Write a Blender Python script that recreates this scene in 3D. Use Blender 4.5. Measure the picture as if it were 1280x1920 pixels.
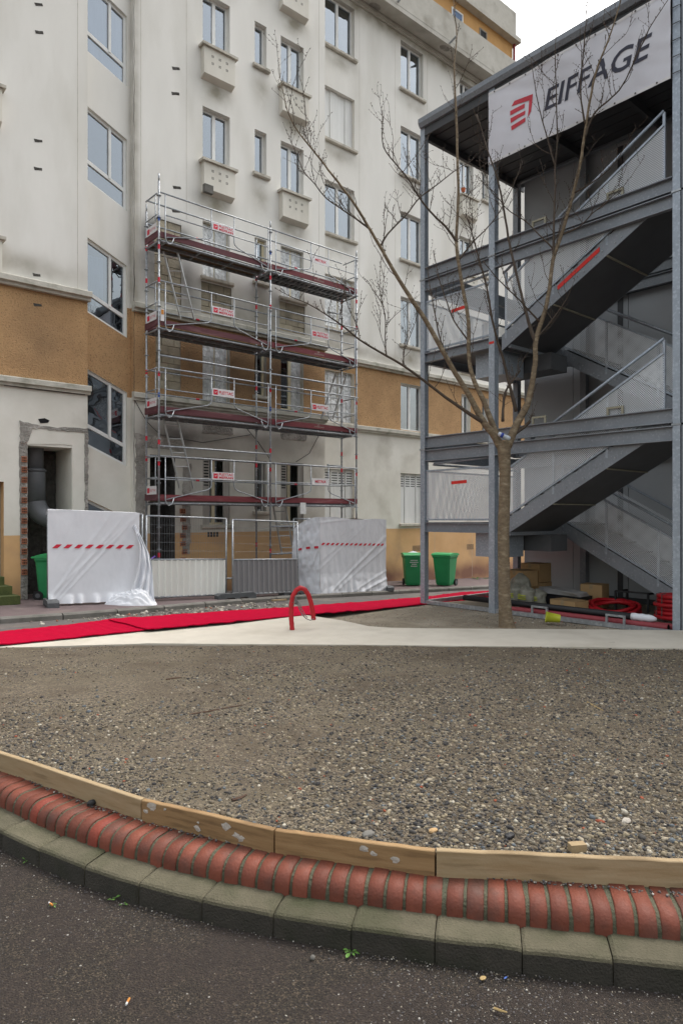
import bpy, bmesh, math, random
import numpy as np
from mathutils import Vector, Matrix, noise as mnoise
random.seed(7); rng = np.random.default_rng(7)
for o in list(bpy.data.objects): bpy.data.objects.remove(o)
scene = bpy.context.scene
COL = scene.collection
R = math.radians

# ------------------------------------------------------------------ camera
H = 1.60                      # eye height over the near road
F, CX, HY, ANG = 1280.0, 640.0, 970.0, R(49.1)
FW = (math.cos(ANG), math.sin(ANG)); RT = (math.sin(ANG), -math.cos(ANG))
cam = bpy.data.objects.new('camera', bpy.data.cameras.new('camera')); COL.objects.link(cam)
cam.data.sensor_fit = 'VERTICAL'; cam.data.sensor_height = 36; cam.data.lens = 24
cam.data.shift_y = 10 / 1920
cam.data.clip_start = 0.05; cam.data.clip_end = 2000
cam.location = (0, 0, H)
cam.rotation_euler = (R(90), 0, math.atan2(FW[1], FW[0]) - R(90))
scene.camera = cam

# ------------------------------------------------------------------ light: bright overcast
SUN_EL, SUN_AZ = R(60), math.atan2(.1, .95)      # veiled sun, ahead on the right
world = bpy.data.worlds.new('World'); scene.world = world; world.use_nodes = True
nt = world.node_tree; nt.nodes.clear()
sky = nt.nodes.new('ShaderNodeTexSky'); sky.sky_type = 'NISHITA'; sky.sun_disc = False
sky.sun_elevation = SUN_EL; sky.sun_rotation = R(90) - SUN_AZ
sky.dust_density = 6.0; sky.air_density = 2.0
hs = nt.nodes.new('ShaderNodeHueSaturation'); hs.inputs['Saturation'].default_value = 0.30; hs.inputs['Value'].default_value = 1.0
bg = nt.nodes.new('ShaderNodeBackground'); bg.inputs['Strength'].default_value = 0.15
ow = nt.nodes.new('ShaderNodeOutputWorld')
nt.links.new(sky.outputs[0], hs.inputs['Color']); nt.links.new(hs.outputs[0], bg.inputs['Color']); nt.links.new(bg.outputs[0], ow.inputs['Surface'])
sun = bpy.data.objects.new('sun', bpy.data.lights.new('sun', 'SUN')); COL.objects.link(sun)
sun.data.energy = 0.5; sun.data.angle = R(45); sun.data.color = (1.0, 0.97, 0.93)
sd = Vector((math.cos(SUN_EL) * math.cos(SUN_AZ), math.cos(SUN_EL) * math.sin(SUN_AZ), math.sin(SUN_EL)))
sun.rotation_euler = sd.to_track_quat('Z', 'Y').to_euler(); sun.location = sd * 60
scene.view_settings.view_transform = 'Standard'; scene.view_settings.look = 'None'
scene.view_settings.gamma = 1.0; scene.view_settings.use_curve_mapping = False
scene.view_settings.exposure = 1.12

# ------------------------------------------------------------------ photo pixel -> place
def ray(x, y):
    t = (x - CX) / F
    return FW[0] + RT[0] * t, FW[1] + RT[1] * t, (HY - y) / F
def at_d(x, y, D): a = ray(x, y); return Vector((a[0] * D, a[1] * D, H + a[2] * D))
def on_z(x, y, z): return at_d(x, y, (z - H) / ray(x, y)[2])
def on_v(x, y, v): return at_d(x, y, v / ray(x, y)[1])
def on_u(x, y, u): return at_d(x, y, u / ray(x, y)[0])
def cw(lat, dep, z=0.0): return Vector((FW[0] * dep + RT[0] * lat, FW[1] * dep + RT[1] * lat, z))
def wc(u, v): return RT[0] * u + RT[1] * v, FW[0] * u + FW[1] * v      # world -> lateral, depth
def sstep(a, b, x): t = min(1, max(0, (x - a) / (b - a))); return t * t * (3 - 2 * t)
def gz(u, v):                       # street falls to the right, and towards the houses
    uu = min(45, max(-12, u))
    near = -0.003 * uu; far = -0.034 * uu
    return near + (far - near) * sstep(8.9, 11.9, v)
def on_g(x, y, off=0.0):
    z = 0.0
    for _ in range(25):
        p = on_z(x, y, z + off); z = 0.6 * z + 0.4 * gz(p.x, p.y)
    return p

# ------------------------------------------------------------------ materials
M = {}
def lnk(t, a, b): t.links.new(a, b)
def pm(name, c1, c2=None, scale=6.0, rough=0.8, bump=0.0, bscale=60.0, metal=0.0, stretch=(1, 1, 1), c3=None, s3=1.0, t3=(0.55, 0.7), spec=0.4, detail=6.0, isl=0.0, bdist=0.01, grain=None):
    m = bpy.data.materials.new(name); m.use_nodes = True; t = m.node_tree; t.nodes.clear()
    out = t.nodes.new('ShaderNodeOutputMaterial'); b = t.nodes.new('ShaderNodeBsdfPrincipled')
    lnk(t, b.outputs[0], out.inputs[0])
    b.inputs['Roughness'].default_value = rough; b.inputs['Metallic'].default_value = metal
    b.inputs['Specular IOR Level'].default_value = spec
    g = t.nodes.new('ShaderNodeNewGeometry'); mp = t.nodes.new('ShaderNodeMapping')
    mp.inputs['Scale'].default_value = stretch
    if grain: mp.vector_type = 'TEXTURE'; mp.inputs['Rotation'].default_value = (0, 0, math.atan2(RT[1], RT[0]) - .12); mp.inputs['Scale'].default_value = grain
    lnk(t, g.outputs['Position'], mp.inputs[0])
    c2 = c2 or tuple(x * 0.8 for x in c1)
    n = t.nodes.new('ShaderNodeTexNoise'); n.inputs['Scale'].default_value = scale; n.inputs['Detail'].default_value = detail
    n.inputs['Roughness'].default_value = 0.65; lnk(t, mp.outputs[0], n.inputs['Vector'])
    rp = t.nodes.new('ShaderNodeMapRange'); rp.inputs[1].default_value = 0.32; rp.inputs[2].default_value = 0.68
    lnk(t, n.outputs[0], rp.inputs[0])
    mx = t.nodes.new('ShaderNodeMix'); mx.data_type = 'RGBA'; lnk(t, rp.outputs[0], mx.inputs[0])
    mx.inputs[6].default_value = (*c1, 1); mx.inputs[7].default_value = (*c2, 1)
    cur = mx.outputs[2]
    if c3:
        n3 = t.nodes.new('ShaderNodeTexNoise'); n3.inputs['Scale'].default_value = s3; n3.inputs['Detail'].default_value = 8
        lnk(t, mp.outputs[0], n3.inputs['Vector'])
        r3 = t.nodes.new('ShaderNodeMapRange'); r3.inputs[1].default_value = t3[0]; r3.inputs[2].default_value = t3[1]; lnk(t, n3.outputs[0], r3.inputs[0])
        m3 = t.nodes.new('ShaderNodeMix'); m3.data_type = 'RGBA'; lnk(t, r3.outputs[0], m3.inputs[0]); lnk(t, cur, m3.inputs[6]); m3.inputs[7].default_value = (*c3, 1)
        cur = m3.outputs[2]
    if isl:
        oi = t.nodes.new('ShaderNodeObjectInfo'); ri = t.nodes.new('ShaderNodeMapRange'); ri.inputs[3].default_value = 1 - isl; ri.inputs[4].default_value = 1 + isl
        lnk(t, oi.outputs['Random'], ri.inputs[0])
        hv = t.nodes.new('ShaderNodeHueSaturation'); lnk(t, ri.outputs[0], hv.inputs['Value']); lnk(t, cur, hv.inputs['Color']); cur = hv.outputs[0]
    lnk(t, cur, b.inputs['Base Color'])
    if bump:
        nb = t.nodes.new('ShaderNodeTexNoise'); nb.inputs['Scale'].default_value = bscale; nb.inputs['Detail'].default_value = 5
        lnk(t, g.outputs['Position'], nb.inputs['Vector'])
        bp = t.nodes.new('ShaderNodeBump'); bp.inputs['Strength'].default_value = bump; bp.inputs['Distance'].default_value = bdist
        lnk(t, nb.outputs[0], bp.inputs['Height']); lnk(t, bp.outputs[0], b.inputs['Normal'])
    M[name] = m
    return m, t, b, cur, g
def blob_mask(t, g, blobs, nscale=1.3):
    """soot / damp patches with a shape of their own: (u, z, ru, rz, strength)"""
    sep = t.nodes.new('ShaderNodeSeparateXYZ'); lnk(t, g.outputs['Position'], sep.inputs[0])
    tot = None
    def mth(op, a, b=None, clamp=False):
        n = t.nodes.new('ShaderNodeMath'); n.operation = op; n.use_clamp = clamp
        for i, q in enumerate((a, b)):
            if q is None: continue
            if isinstance(q, (int, float)): n.inputs[i].default_value = q
            else: lnk(t, q, n.inputs[i])
        return n.outputs[0]
    for (u, z, ru, rz, s) in blobs:
        du = mth('MULTIPLY', mth('SUBTRACT', sep.outputs[0], u), 1 / ru); dz = mth('MULTIPLY', mth('SUBTRACT', sep.outputs[2], z), 1 / rz)
        d2 = mth('ADD', mth('MULTIPLY', du, du), mth('MULTIPLY', dz, dz))
        e = mth('MULTIPLY', mth('EXPONENT', mth('MULTIPLY', d2, -1.0)), s)
        tot = e if tot is None else mth('ADD', tot, e)
    n = t.nodes.new('ShaderNodeTexNoise'); n.inputs['Scale'].default_value = nscale; n.inputs['Detail'].default_value = 7; lnk(t, g.outputs['Position'], n.inputs['Vector'])
    k = mth('MULTIPLY', n.outputs[0], 1.9)
    return mth('MULTIPLY', tot, k, True)
def add_stain(mt, blobs, color, nscale=1.3):
    m, t, b, cur, g = mt
    f = blob_mask(t, g, blobs, nscale)
    mx = t.nodes.new('ShaderNodeMix'); mx.data_type = 'RGBA'; lnk(t, f, mx.inputs[0]); lnk(t, cur, mx.inputs[6]); mx.inputs[7].default_value = (*color, 1)
    lnk(t, mx.outputs[2], b.inputs['Base Color'])
    return (m, t, b, mx.outputs[2], g)

SOOT = [(6.85, 7.4, .35, .8, .75), (7.75, 6.9, .3, 1.1, .55), (9.9, 6.8, .9, .8, .45), (8.4, 5.0, 1.6, .9, .55), (10.3, 5.3, 1.3, .8, .5), (7.2, 3.6, .9, .5, .6), (9.6, 3.5, 2.0, .4, .5), (8.9, 2.2, .35, .9, .3), (7.3, 8.15, .5, .25, .8)]
w = pm('white_stucco', (0.764, 0.744, 0.697), (0.698, 0.678, 0.629), 1.1, .9, .25, 90, stretch=(0.850, 0.850, 0.249), c3=(0.601, 0.579, 0.521), s3=1.2, t3=(.5, .75), bdist=.006)
w = add_stain(w, [(a, b, c, d, s * 1.25) for a, b, c, d, s in SOOT], (.055, .052, .05))
w = add_stain(w, [q for k in range(4) for q in ((8.55, 9.2 + 2.74 * k - .0, .42, .30, .95), (10.85, 9.2 + 2.74 * k, .42, .30, .95), (9.85, 9.75 + 2.74 * k - 2.74, .26, .42, .7), (13.2, 6.85 + 2.74 * k, .6, .25, .6), (16.3, 6.85 + 2.74 * k, .6, .25, .6), (19.1, 9.2 + 2.74 * k, .42, .3, .8))] + [(13.5, 17.1, 2.5, .35, .8), (18, 17.1, 3, .3, .8), (6.5, 8, .1, 9, .6), (3.7, 6.65, 1.6, .25, .6), (9.3, 6.6, 2.5, .2, .5), (15, 6.6, 3, .2, .5)], (.30, .275, .22), 2.6)
o_ = pm('ochre_roughcast', (0.540, 0.333, 0.164), (0.414, 0.247, 0.120), 1.6, .95, .9, 45, c3=(0.276, 0.170, 0.091), s3=30, t3=(.56, .66), bdist=.03)
add_stain(o_, [(a, b, c, d, s * .9) for a, b, c, d, s in SOOT] + [(4.5, 5.3, .6, .8, .25)], (.07, .06, .05))
l_ = pm('lower_render', (0.770, 0.744, 0.672), (0.647, 0.618, 0.540), .9, .9, .3, 70, c3=(0.523, 0.491, 0.423), s3=1.2, t3=(.55, .75), bdist=.006)
add_stain(l_, SOOT + [(7.9, 2.2, .5, 1.2, .45), (10.2, 2.0, 1.0, .6, .25)], (.13, .12, .11))
p_ = pm('plinth_paint', (0.675, 0.425, 0.209), (0.581, 0.351, 0.162), 1.2, .85, .2, 60, c3=(0.446, 0.284, 0.162), s3=1.1, t3=(.55, .8), bdist=.005)
add_stain(p_, [(u, -.35, 4, .35, .9) for u in (6, 14, 20)], (.24, .12, .08))
pm('stone_trim', (0.575, 0.552, 0.483), (0.437, 0.414, 0.356), 3, .9, .4, 50, c3=(0.230, 0.230, 0.172), s3=2.5, t3=(.52, .72))
pm('soffit_concrete', (.50, .48, .43), (.40, .38, .33), 2, .9, .3, 40, c3=(.28, .26, .22), s3=1.4, t3=(.55, .75))
pm('sill_concrete', (0.550, 0.517, 0.451), (0.440, 0.407, 0.341), 5, .9, .4, 60, c3=(0.275, 0.253, 0.209), s3=4, t3=(.52, .75))
pm('rough_plaster', (.33, .31, .28), (.22, .205, .18), 5, .95, 1.0, 25, c3=(.45, .42, .38), s3=3, t3=(.5, .7), bdist=.05)
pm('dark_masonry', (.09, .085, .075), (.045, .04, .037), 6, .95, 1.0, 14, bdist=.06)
pm('cream_block', (.40, .355, .27), (.32, .28, .205), 4, .95, .6, 40, c3=(.2, .18, .14), s3=3, t3=(.5, .75), isl=.12, bdist=.02)
pm('terracotta', (.42, .17, .09), (.30, .11, .06), 12, .9, .5, 40, isl=.2)
pm('dark_hole', (.012, .012, .012), (.006, .006, .006), 5, .9)
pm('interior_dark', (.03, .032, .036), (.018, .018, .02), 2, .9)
pm('window_white', (0.739, 0.739, 0.717), (0.650, 0.650, 0.627), 5, .45, spec=.5)
pm('window_cream', (0.750, 0.675, 0.475), (0.625, 0.550, 0.375), 4, .6)
pm('shutter_white', (0.720, 0.720, 0.702), (0.624, 0.624, 0.600), 3, .6, stretch=(4, 4, .4))
pm('shutter_grey', (.40, .38, .34), (.30, .28, .25), 3, .7, stretch=(4, 4, .4))
pm('curtain_white', (0.493, 0.527, 0.595), (0.357, 0.391, 0.459), 9, .9, stretch=(6, 6, .3))
pm('curtain_dark', (.07, .075, .085), (.03, .032, .036), 2.5, .9)  # dark sheet stands in for the shade of the room behind the glass
pm('curtain_blue', (0.167, 0.236, 0.372), (0.118, 0.174, 0.291), 3, .9, stretch=(5, 5, .4))  # blue sky reflection put into the colour of the window sheets
pm('curtain_tan', (.30, .22, .12), (.2, .14, .08), 3, .9)
pm('plastic_film', (.75, .76, .76), (.48, .50, .50), 7, .3, .8, 9, bdist=.1)
pm('duct_grey', (.13, .135, .145), (.10, .105, .11), 3, .5)
pm('galv', (0.360, 0.380, 0.400), (0.260, 0.275, 0.290), 7, .42, .08, 40, metal=.55, c3=(0.420, 0.440, 0.460), s3=18, t3=(.5, .62))
pm('tower_steel', (0.253, 0.272, 0.297), (0.205, 0.222, 0.246), 2, .5, .05, 30, metal=.3, c3=(0.301, 0.322, 0.354), s3=28, t3=(.55, .7))
pm('tower_post', (0.350, 0.394, 0.446), (0.282, 0.318, 0.361), 3, .45, .05, 30, metal=.4, c3=(0.418, 0.459, 0.514), s3=30, t3=(.5, .65))
pm('roof_deck', (.085, .088, .095), (.065, .067, .072), 2, .6, metal=.2)
pm('stair_plate', (.10, .105, .112), (.075, .078, .084), 1.5, .55, metal=.2)
pm('module_panel', (0.424, 0.445, 0.466), (0.378, 0.398, 0.418), .7, .65, .05, 40)
pm('banner_vinyl', (0.684, 0.678, 0.720), (0.624, 0.618, 0.660), 1.5, .5, .12, 3, bdist=.05)
pm('banner_navy', (.030, .030, .055), None, 4, .5)
pm('banner_red', (.56, .035, .055), (.5, .03, .05), 4, .5)
pm('red_tape', (.70, .03, .02), (.62, .025, .02), 4, .5)
pm('sign_white', (.72, .70, .70), (.62, .60, .60), 8, .5)
pm('sign_red', (.62, .02, .05), (.55, .02, .045), 6, .5)
pm('blue_clip', (.06, .13, .42), None, 4, .5)
pm('toe_board', (.125, .040, .046), (.09, .032, .038), 4, .75, .2, 60, stretch=(.5, 1, 3), c3=(.21, .10, .10), s3=3, t3=(.55, .75))
pm('toe_red', (.18, .034, .040), (.135, .028, .034), 4, .7, .2, 60, stretch=(.5, 1, 3), c3=(.25, .11, .11), s3=3, t3=(.58, .78))
pm('deck_ply', (.12, .075, .035), (.07, .05, .03), 5, .8)
pm('deck_dark', (.06, .06, .06), (.035, .035, .035), 5, .8)
pm('alu', (.55, .55, .54), (.45, .45, .44), 8, .4, metal=.5)
pm('tarp', (0.752, 0.763, 0.794), (0.690, 0.700, 0.731), 2.5, .55, .08, 12, spec=.3, bdist=.01)
pm('hoard_white', (0.850, 0.850, 0.802), (0.756, 0.740, 0.681), 1.2, .5, stretch=(1, 1, .4), c3=(0.605, 0.575, 0.500), s3=1.7, t3=(.6, .8))
pm('hoard_grey', (0.247, 0.237, 0.240), (0.203, 0.195, 0.198), 1.2, .5, stretch=(1, 1, .4))
pm('foot_block', (.115, .12, .125), (.08, .083, .085), 8, .85, .4, 60)
pm('purple_strap', (.12, .05, .35), None, 5, .6)
pm('bin_green', (0.029, 0.290, 0.104), (0.021, 0.239, 0.084), 3, .45, .05, 50)
pm('bin_lid', (0.039, 0.350, 0.116), (0.031, 0.308, 0.092), 3, .45)
pm('rubber', (.015, .015, .016), (.02, .02, .02), 8, .7)
pm('carpet_red', (0.399, 0.002, 0.027), (0.340, 0.002, 0.023), 9, .97, .5, 300, spec=.05, bdist=.004)
pm('carpet_back', (.05, .03, .03), None, 9, .97)
pm('pipe_red', (.46, .012, .02), (.36, .01, .016), 6, .45)
pm('pipe_black', (.014, .014, .016), (.02, .02, .022), 5, .55)
pm('wire', (.06, .06, .06), (.2, .2, .2), 30, .5)
pm('cardboard', (0.432, 0.282, 0.138), (0.360, 0.228, 0.108), 4, .85, .15, 40)
pm('bag_plastic', (.30, .29, .24), (.19, .185, .15), 6, .35, .6, 14, bdist=.04)
pm('bag_print', (.45, .48, .05), None, 9, .5)
pm('bucket_yellow', (.50, .52, .04), (.42, .44, .03), 5, .4)
pm('scrap_board', (.40, .40, .40), (.30, .29, .28), 5, .8)
pm('bark', (0.240, 0.179, 0.112), (0.136, 0.099, 0.064), 14, .9, .8, 30, stretch=(1, 1, 2.2), c3=(0.336, 0.272, 0.184), s3=8, t3=(.52, .7), bdist=.02)
pm('bark_dark', (.062, .045, .034), (.10, .075, .055), 12, .85, .4, 50, stretch=(1, 1, .6))
pm('lenticel', (0.330, 0.270, 0.188), (0.150, 0.112, 0.075), 20, .9)
pm('bottle', (.55, .6, .65), (.4, .45, .5), 20, .1, spec=.8)
pm('label_blue', (.03, .06, .35), None, 5, .4)

pm('street_asphalt', (.125, .112, .105), (.095, .085, .08), 5, .92, .5, 90, c3=(.19, .165, .135), s3=.9, t3=(.5, .7))
pm('pavement_red', (0.150, 0.110, 0.110), (0.114, 0.086, 0.086), 4, .9, .4, 90, c3=(0.204, 0.174, 0.150), s3=1.2, t3=(.55, .75))
pm('dirt', (.27, .225, .165), (.20, .168, .122), 7, .95, .8, 70, c3=(.32, .275, .21), s3=1.5, t3=(.5, .72), bdist=.02)
pm('concrete_path', (0.531, 0.490, 0.414), (0.462, 0.421, 0.352), 3, .9, .25, 120, c3=(0.386, 0.345, 0.276), s3=1.3, t3=(.58, .8), bdist=.006)
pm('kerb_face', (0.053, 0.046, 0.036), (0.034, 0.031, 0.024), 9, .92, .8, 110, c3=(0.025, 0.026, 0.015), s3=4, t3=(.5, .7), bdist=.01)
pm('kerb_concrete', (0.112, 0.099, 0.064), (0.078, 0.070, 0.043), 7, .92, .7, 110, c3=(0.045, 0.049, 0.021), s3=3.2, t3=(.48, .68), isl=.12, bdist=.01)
pm('far_kerb', (.17, .16, .145), (.12, .115, .10), 5, .9, .5, 60, c3=(.09, .09, .075), s3=2, isl=.12)
pm('brick_red', (0.186, 0.054, 0.032), (0.138, 0.043, 0.028), 10, .6, .4, 90, spec=.25, c3=(0.092, 0.043, 0.032), s3=7, t3=(.5, .72), isl=.17, bdist=.006)
pm('brick_new', (.225, .042, .022), (.18, .036, .022), 12, .7, .3, 90)
pm('mortar', (.105, .10, .066), (.065, .07, .042), 16, .95, .9, 90, bdist=.01)
pm('board_wood', (0.288, 0.187, 0.090), (0.216, 0.122, 0.050), 3, .8, .12, 90, grain=(0.850, 0.360, 0.072), c3=(0.144, 0.090, 0.043), s3=3, t3=(.52, .72), isl=.14)
pm('board_pale', (0.363, 0.274, 0.163), (0.283, 0.197, 0.102), 3, .8, .12, 90, grain=(0.833, 0.390, 0.086), c3=(0.174, 0.119, 0.061), s3=2.6, t3=(.54, .74))
pm('board_cement', (.48, .44, .38), (.38, .34, .29), 20, .95, .8, 60)
pm('leaf_green', (.10, .22, .035), (.07, .16, .025), 20, .6)
pm('moss_green', (.085, .10, .03), (.05, .065, .02), 9, .95, .8, 60)
pm('orange_filter', (.55, .22, .04), None, 20, .8)
pm('paper_white', (.65, .65, .63), None, 20, .8)
pm('stick', (.10, .06, .04), (.06, .035, .025), 20, .9)
pm('straw', (.38, .27, .12), None, 20, .9)
pm('cable', (.09, .085, .08), None, 5, .7)
pm('red_pipe', (.30, .05, .06), None, 5, .6)
pm('attic_ochre', (0.575, 0.333, 0.132), (0.483, 0.270, 0.103), 2, .95, .5, 45)
pm('orange_pot', (.5, .12, .04), None, 5, .7)
def speckled(name, base, vscale, stops, k0, k1):
    m, t, b, cur, g = pm(name, *base[0], **base[1])
    v = t.nodes.new('ShaderNodeTexVoronoi'); v.inputs['Scale'].default_value = vscale; lnk(t, g.outputs['Position'], v.inputs['Vector'])
    r = t.nodes.new('ShaderNodeValToRGB'); e = r.color_ramp.elements
    e[0].color = (*stops[0][1], 1); e[1].color = (*stops[-1][1], 1); e[1].position = 1
    for p_, c in stops[1:-1]: q = e.new(p_); q.color = (*c, 1)
    s = t.nodes.new('ShaderNodeSeparateColor'); lnk(t, v.outputs['Color'], s.inputs[0]); lnk(t, s.outputs[0], r.inputs[0])
    n = t.nodes.new('ShaderNodeTexNoise'); n.inputs['Scale'].default_value = 3; n.inputs['Detail'].default_value = 6; lnk(t, g.outputs['Position'], n.inputs['Vector'])
    k = t.nodes.new('ShaderNodeMapRange'); k.inputs[1].default_value = .38; k.inputs[2].default_value = .62; k.inputs[3].default_value = k0; k.inputs[4].default_value = k1; lnk(t, n.outputs[0], k.inputs[0])
    mx = t.nodes.new('ShaderNodeMix'); mx.data_type = 'RGBA'; lnk(t, k.outputs[0], mx.inputs[0]); lnk(t, cur, mx.inputs[6]); lnk(t, r.outputs[0], mx.inputs[7]); lnk(t, mx.outputs[2], b.inputs['Base Color'])
speckled('gravel_soil', (((0.109, 0.083, 0.054), (0.072, 0.055, 0.036), 9, .95, 1.0, 160), dict(c3=(0.127, 0.103, 0.067), s3=1.1, t3=(.45, .62), bdist=.012)), 85, [(0, (0.046, 0.041, 0.036)), (.35, (0.102, 0.079, 0.055)), (.6, (0.144, 0.118, 0.087)), (.85, (0.212, 0.169, 0.114)), (1, (0.288, 0.237, 0.165))], .15, .8)
speckled('asphalt', (((0.057, 0.042, 0.034), (0.036, 0.027, 0.022), 14, .92, 1.0, 150), dict(c3=(0.020, 0.022, 0.010), s3=3.0, t3=(.5, .66), bdist=.035)), 190, [(0, (0.020, 0.016, 0.013)), (.4, (0.044, 0.034, 0.028)), (.7, (0.069, 0.051, 0.041)), (.9, (0.105, 0.078, 0.055)), (1, (0.212, 0.163, 0.113))], .2, .8)
def pebble_mat(name, stops, rough=.85):
    m = bpy.data.materials.new(name); m.use_nodes = True; t = m.node_tree; b = t.nodes['Principled BSDF']
    g = t.nodes.new('ShaderNodeNewGeometry'); r = t.nodes.new('ShaderNodeValToRGB'); r.color_ramp.interpolation = 'CONSTANT'
    e = r.color_ramp.elements; e[0].color = (*stops[0][1], 1); e[1].position = stops[1][0]; e[1].color = (*stops[1][1], 1)
    for p_, c in stops[2:]: q = e.new(p_); q.color = (*c, 1)
    n = t.nodes.new('ShaderNodeTexNoise'); n.inputs['Scale'].default_value = 130; lnk(t, g.outputs['Position'], n.inputs['Vector'])
    k = t.nodes.new('ShaderNodeMapRange'); k.inputs[3].default_value = .6; k.inputs[4].default_value = 1.35; lnk(t, n.outputs[0], k.inputs[0])
    h = t.nodes.new('ShaderNodeHueSaturation'); lnk(t, g.outputs['Random Per Island'], r.inputs[0]); lnk(t, r.outputs[0], h.inputs['Color']); lnk(t, k.outputs[0], h.inputs['Value'])
    lnk(t, h.outputs[0], b.inputs['Base Color']); b.inputs['Roughness'].default_value = rough; M[name] = m
pebble_mat('pebble', [(0, (0.028, 0.026, 0.026)), (.16, (0.060, 0.055, 0.049)), (.32, (0.121, 0.101, 0.074)), (.50, (0.093, 0.071, 0.045)), (.64, (0.169, 0.145, 0.106)), (.76, (0.233, 0.191, 0.123)), (.87, (0.321, 0.275, 0.199)), (.94, (0.104, 0.119, 0.130)), (.982, (0.273, 0.069, 0.031)), (.985, (0.418, 0.382, 0.309))])
pebble_mat('grit', [(0, (.06, .055, .055)), (.3, (.11, .10, .098)), (.6, (.16, .145, .125)), (.8, (.24, .21, .16)), (.93, (.38, .36, .32))])
pebble_mat('rubble', [(0, (.2, .18, .15)), (.3, (.30, .27, .22)), (.6, (.14, .12, .10)), (.8, (.42, .39, .33)), (.93, (.3, .12, .07))])
def glass_mat(name, tint, refl=.35):
    m = bpy.data.materials.new(name); m.use_nodes = True; t = m.node_tree; t.nodes.clear()
    out = t.nodes.new('ShaderNodeOutputMaterial'); a = t.nodes.new('ShaderNodeBsdfTransparent'); a.inputs[0].default_value = (*tint, 1)
    gl = t.nodes.new('ShaderNodeBsdfGlossy'); gl.inputs['Roughness'].default_value = .02; gl.inputs[0].default_value = (.86, .93, 1, 1)  # blue of the sky put into the reflection colour
    fr = t.nodes.new('ShaderNodeFresnel'); fr.inputs[0].default_value = 1.9
    k = t.nodes.new('ShaderNodeMath'); k.operation = 'ADD'; k.inputs[1].default_value = refl * .5; k.use_clamp = True; lnk(t, fr.outputs[0], k.inputs[0])
    n = t.nodes.new('ShaderNodeTexNoise'); n.inputs['Scale'].default_value = 1.7
    bp = t.nodes.new('ShaderNodeBump'); bp.inputs['Strength'].default_value = .06; bp.inputs['Distance'].default_value = .1; lnk(t, n.outputs[0], bp.inputs['Height']); lnk(t, bp.outputs[0], gl.inputs['Normal'])
    g = t.nodes.new('ShaderNodeNewGeometry'); lnk(t, g.outputs['Position'], n.inputs['Vector'])
    mx = t.nodes.new('ShaderNodeMixShader'); lnk(t, k.outputs[0], mx.inputs[0]); lnk(t, a.outputs[0], mx.inputs[1]); lnk(t, gl.outputs[0], mx.inputs[2]); lnk(t, mx.outputs[0], out.inputs[0])
    M[name] = m
glass_mat('glass', (.75, .80, .85))
def perforated():
    m = bpy.data.materials.new('perforated_steel'); m.use_nodes = True; t = m.node_tree; b = t.nodes['Principled BSDF']; out = t.nodes['Material Output']
    b.inputs['Base Color'].default_value = (.72, .75, .78, 1); b.inputs['Metallic'].default_value = .2; b.inputs['Roughness'].default_value = .5
    g = t.nodes.new('ShaderNodeNewGeometry'); s = t.nodes.new('ShaderNodeSeparateXYZ'); lnk(t, g.outputs['Position'], s.inputs[0])
    def mth(op, a, b_=None):
        n = t.nodes.new('ShaderNodeMath'); n.operation = op
        for i, q in enumerate((a, b_)):
            if q is None: continue
            if isinstance(q, (int, float)): n.inputs[i].default_value = q
            else: lnk(t, q, n.inputs[i])
        return n.outputs[0]
    P = .032
    h = mth('ADD', s.outputs[0], s.outputs[1])
    row = mth('FLOOR', mth('MULTIPLY', s.outputs[2], 2 / P))
    hx = mth('ADD', mth('MULTIPLY', h, 1 / P), mth('MULTIPLY', mth('MODULO', mth('ABSOLUTE', row), 2), .5))
    fx = mth('SUBTRACT', mth('FRACT', hx), .5); fz = mth('MULTIPLY', mth('SUBTRACT', mth('FRACT', mth('MULTIPLY', s.outputs[2], 2 / P)), .5), .55)
    d = mth('SQRT', mth('ADD', mth('MULTIPLY', fx, fx), mth('MULTIPLY', fz, fz)))
    hole = mth('LESS_THAN', d, .31)
    tr = t.nodes.new('ShaderNodeBsdfTransparent'); mx = t.nodes.new('ShaderNodeMixShader')
    lnk(t, hole, mx.inputs[0]); lnk(t, b.outputs[0], mx.inputs[1]); lnk(t, tr.outputs[0], mx.inputs[2]); lnk(t, mx.outputs[0], out.inputs[0])
    M['perforated_steel'] = m
perforated()

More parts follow.
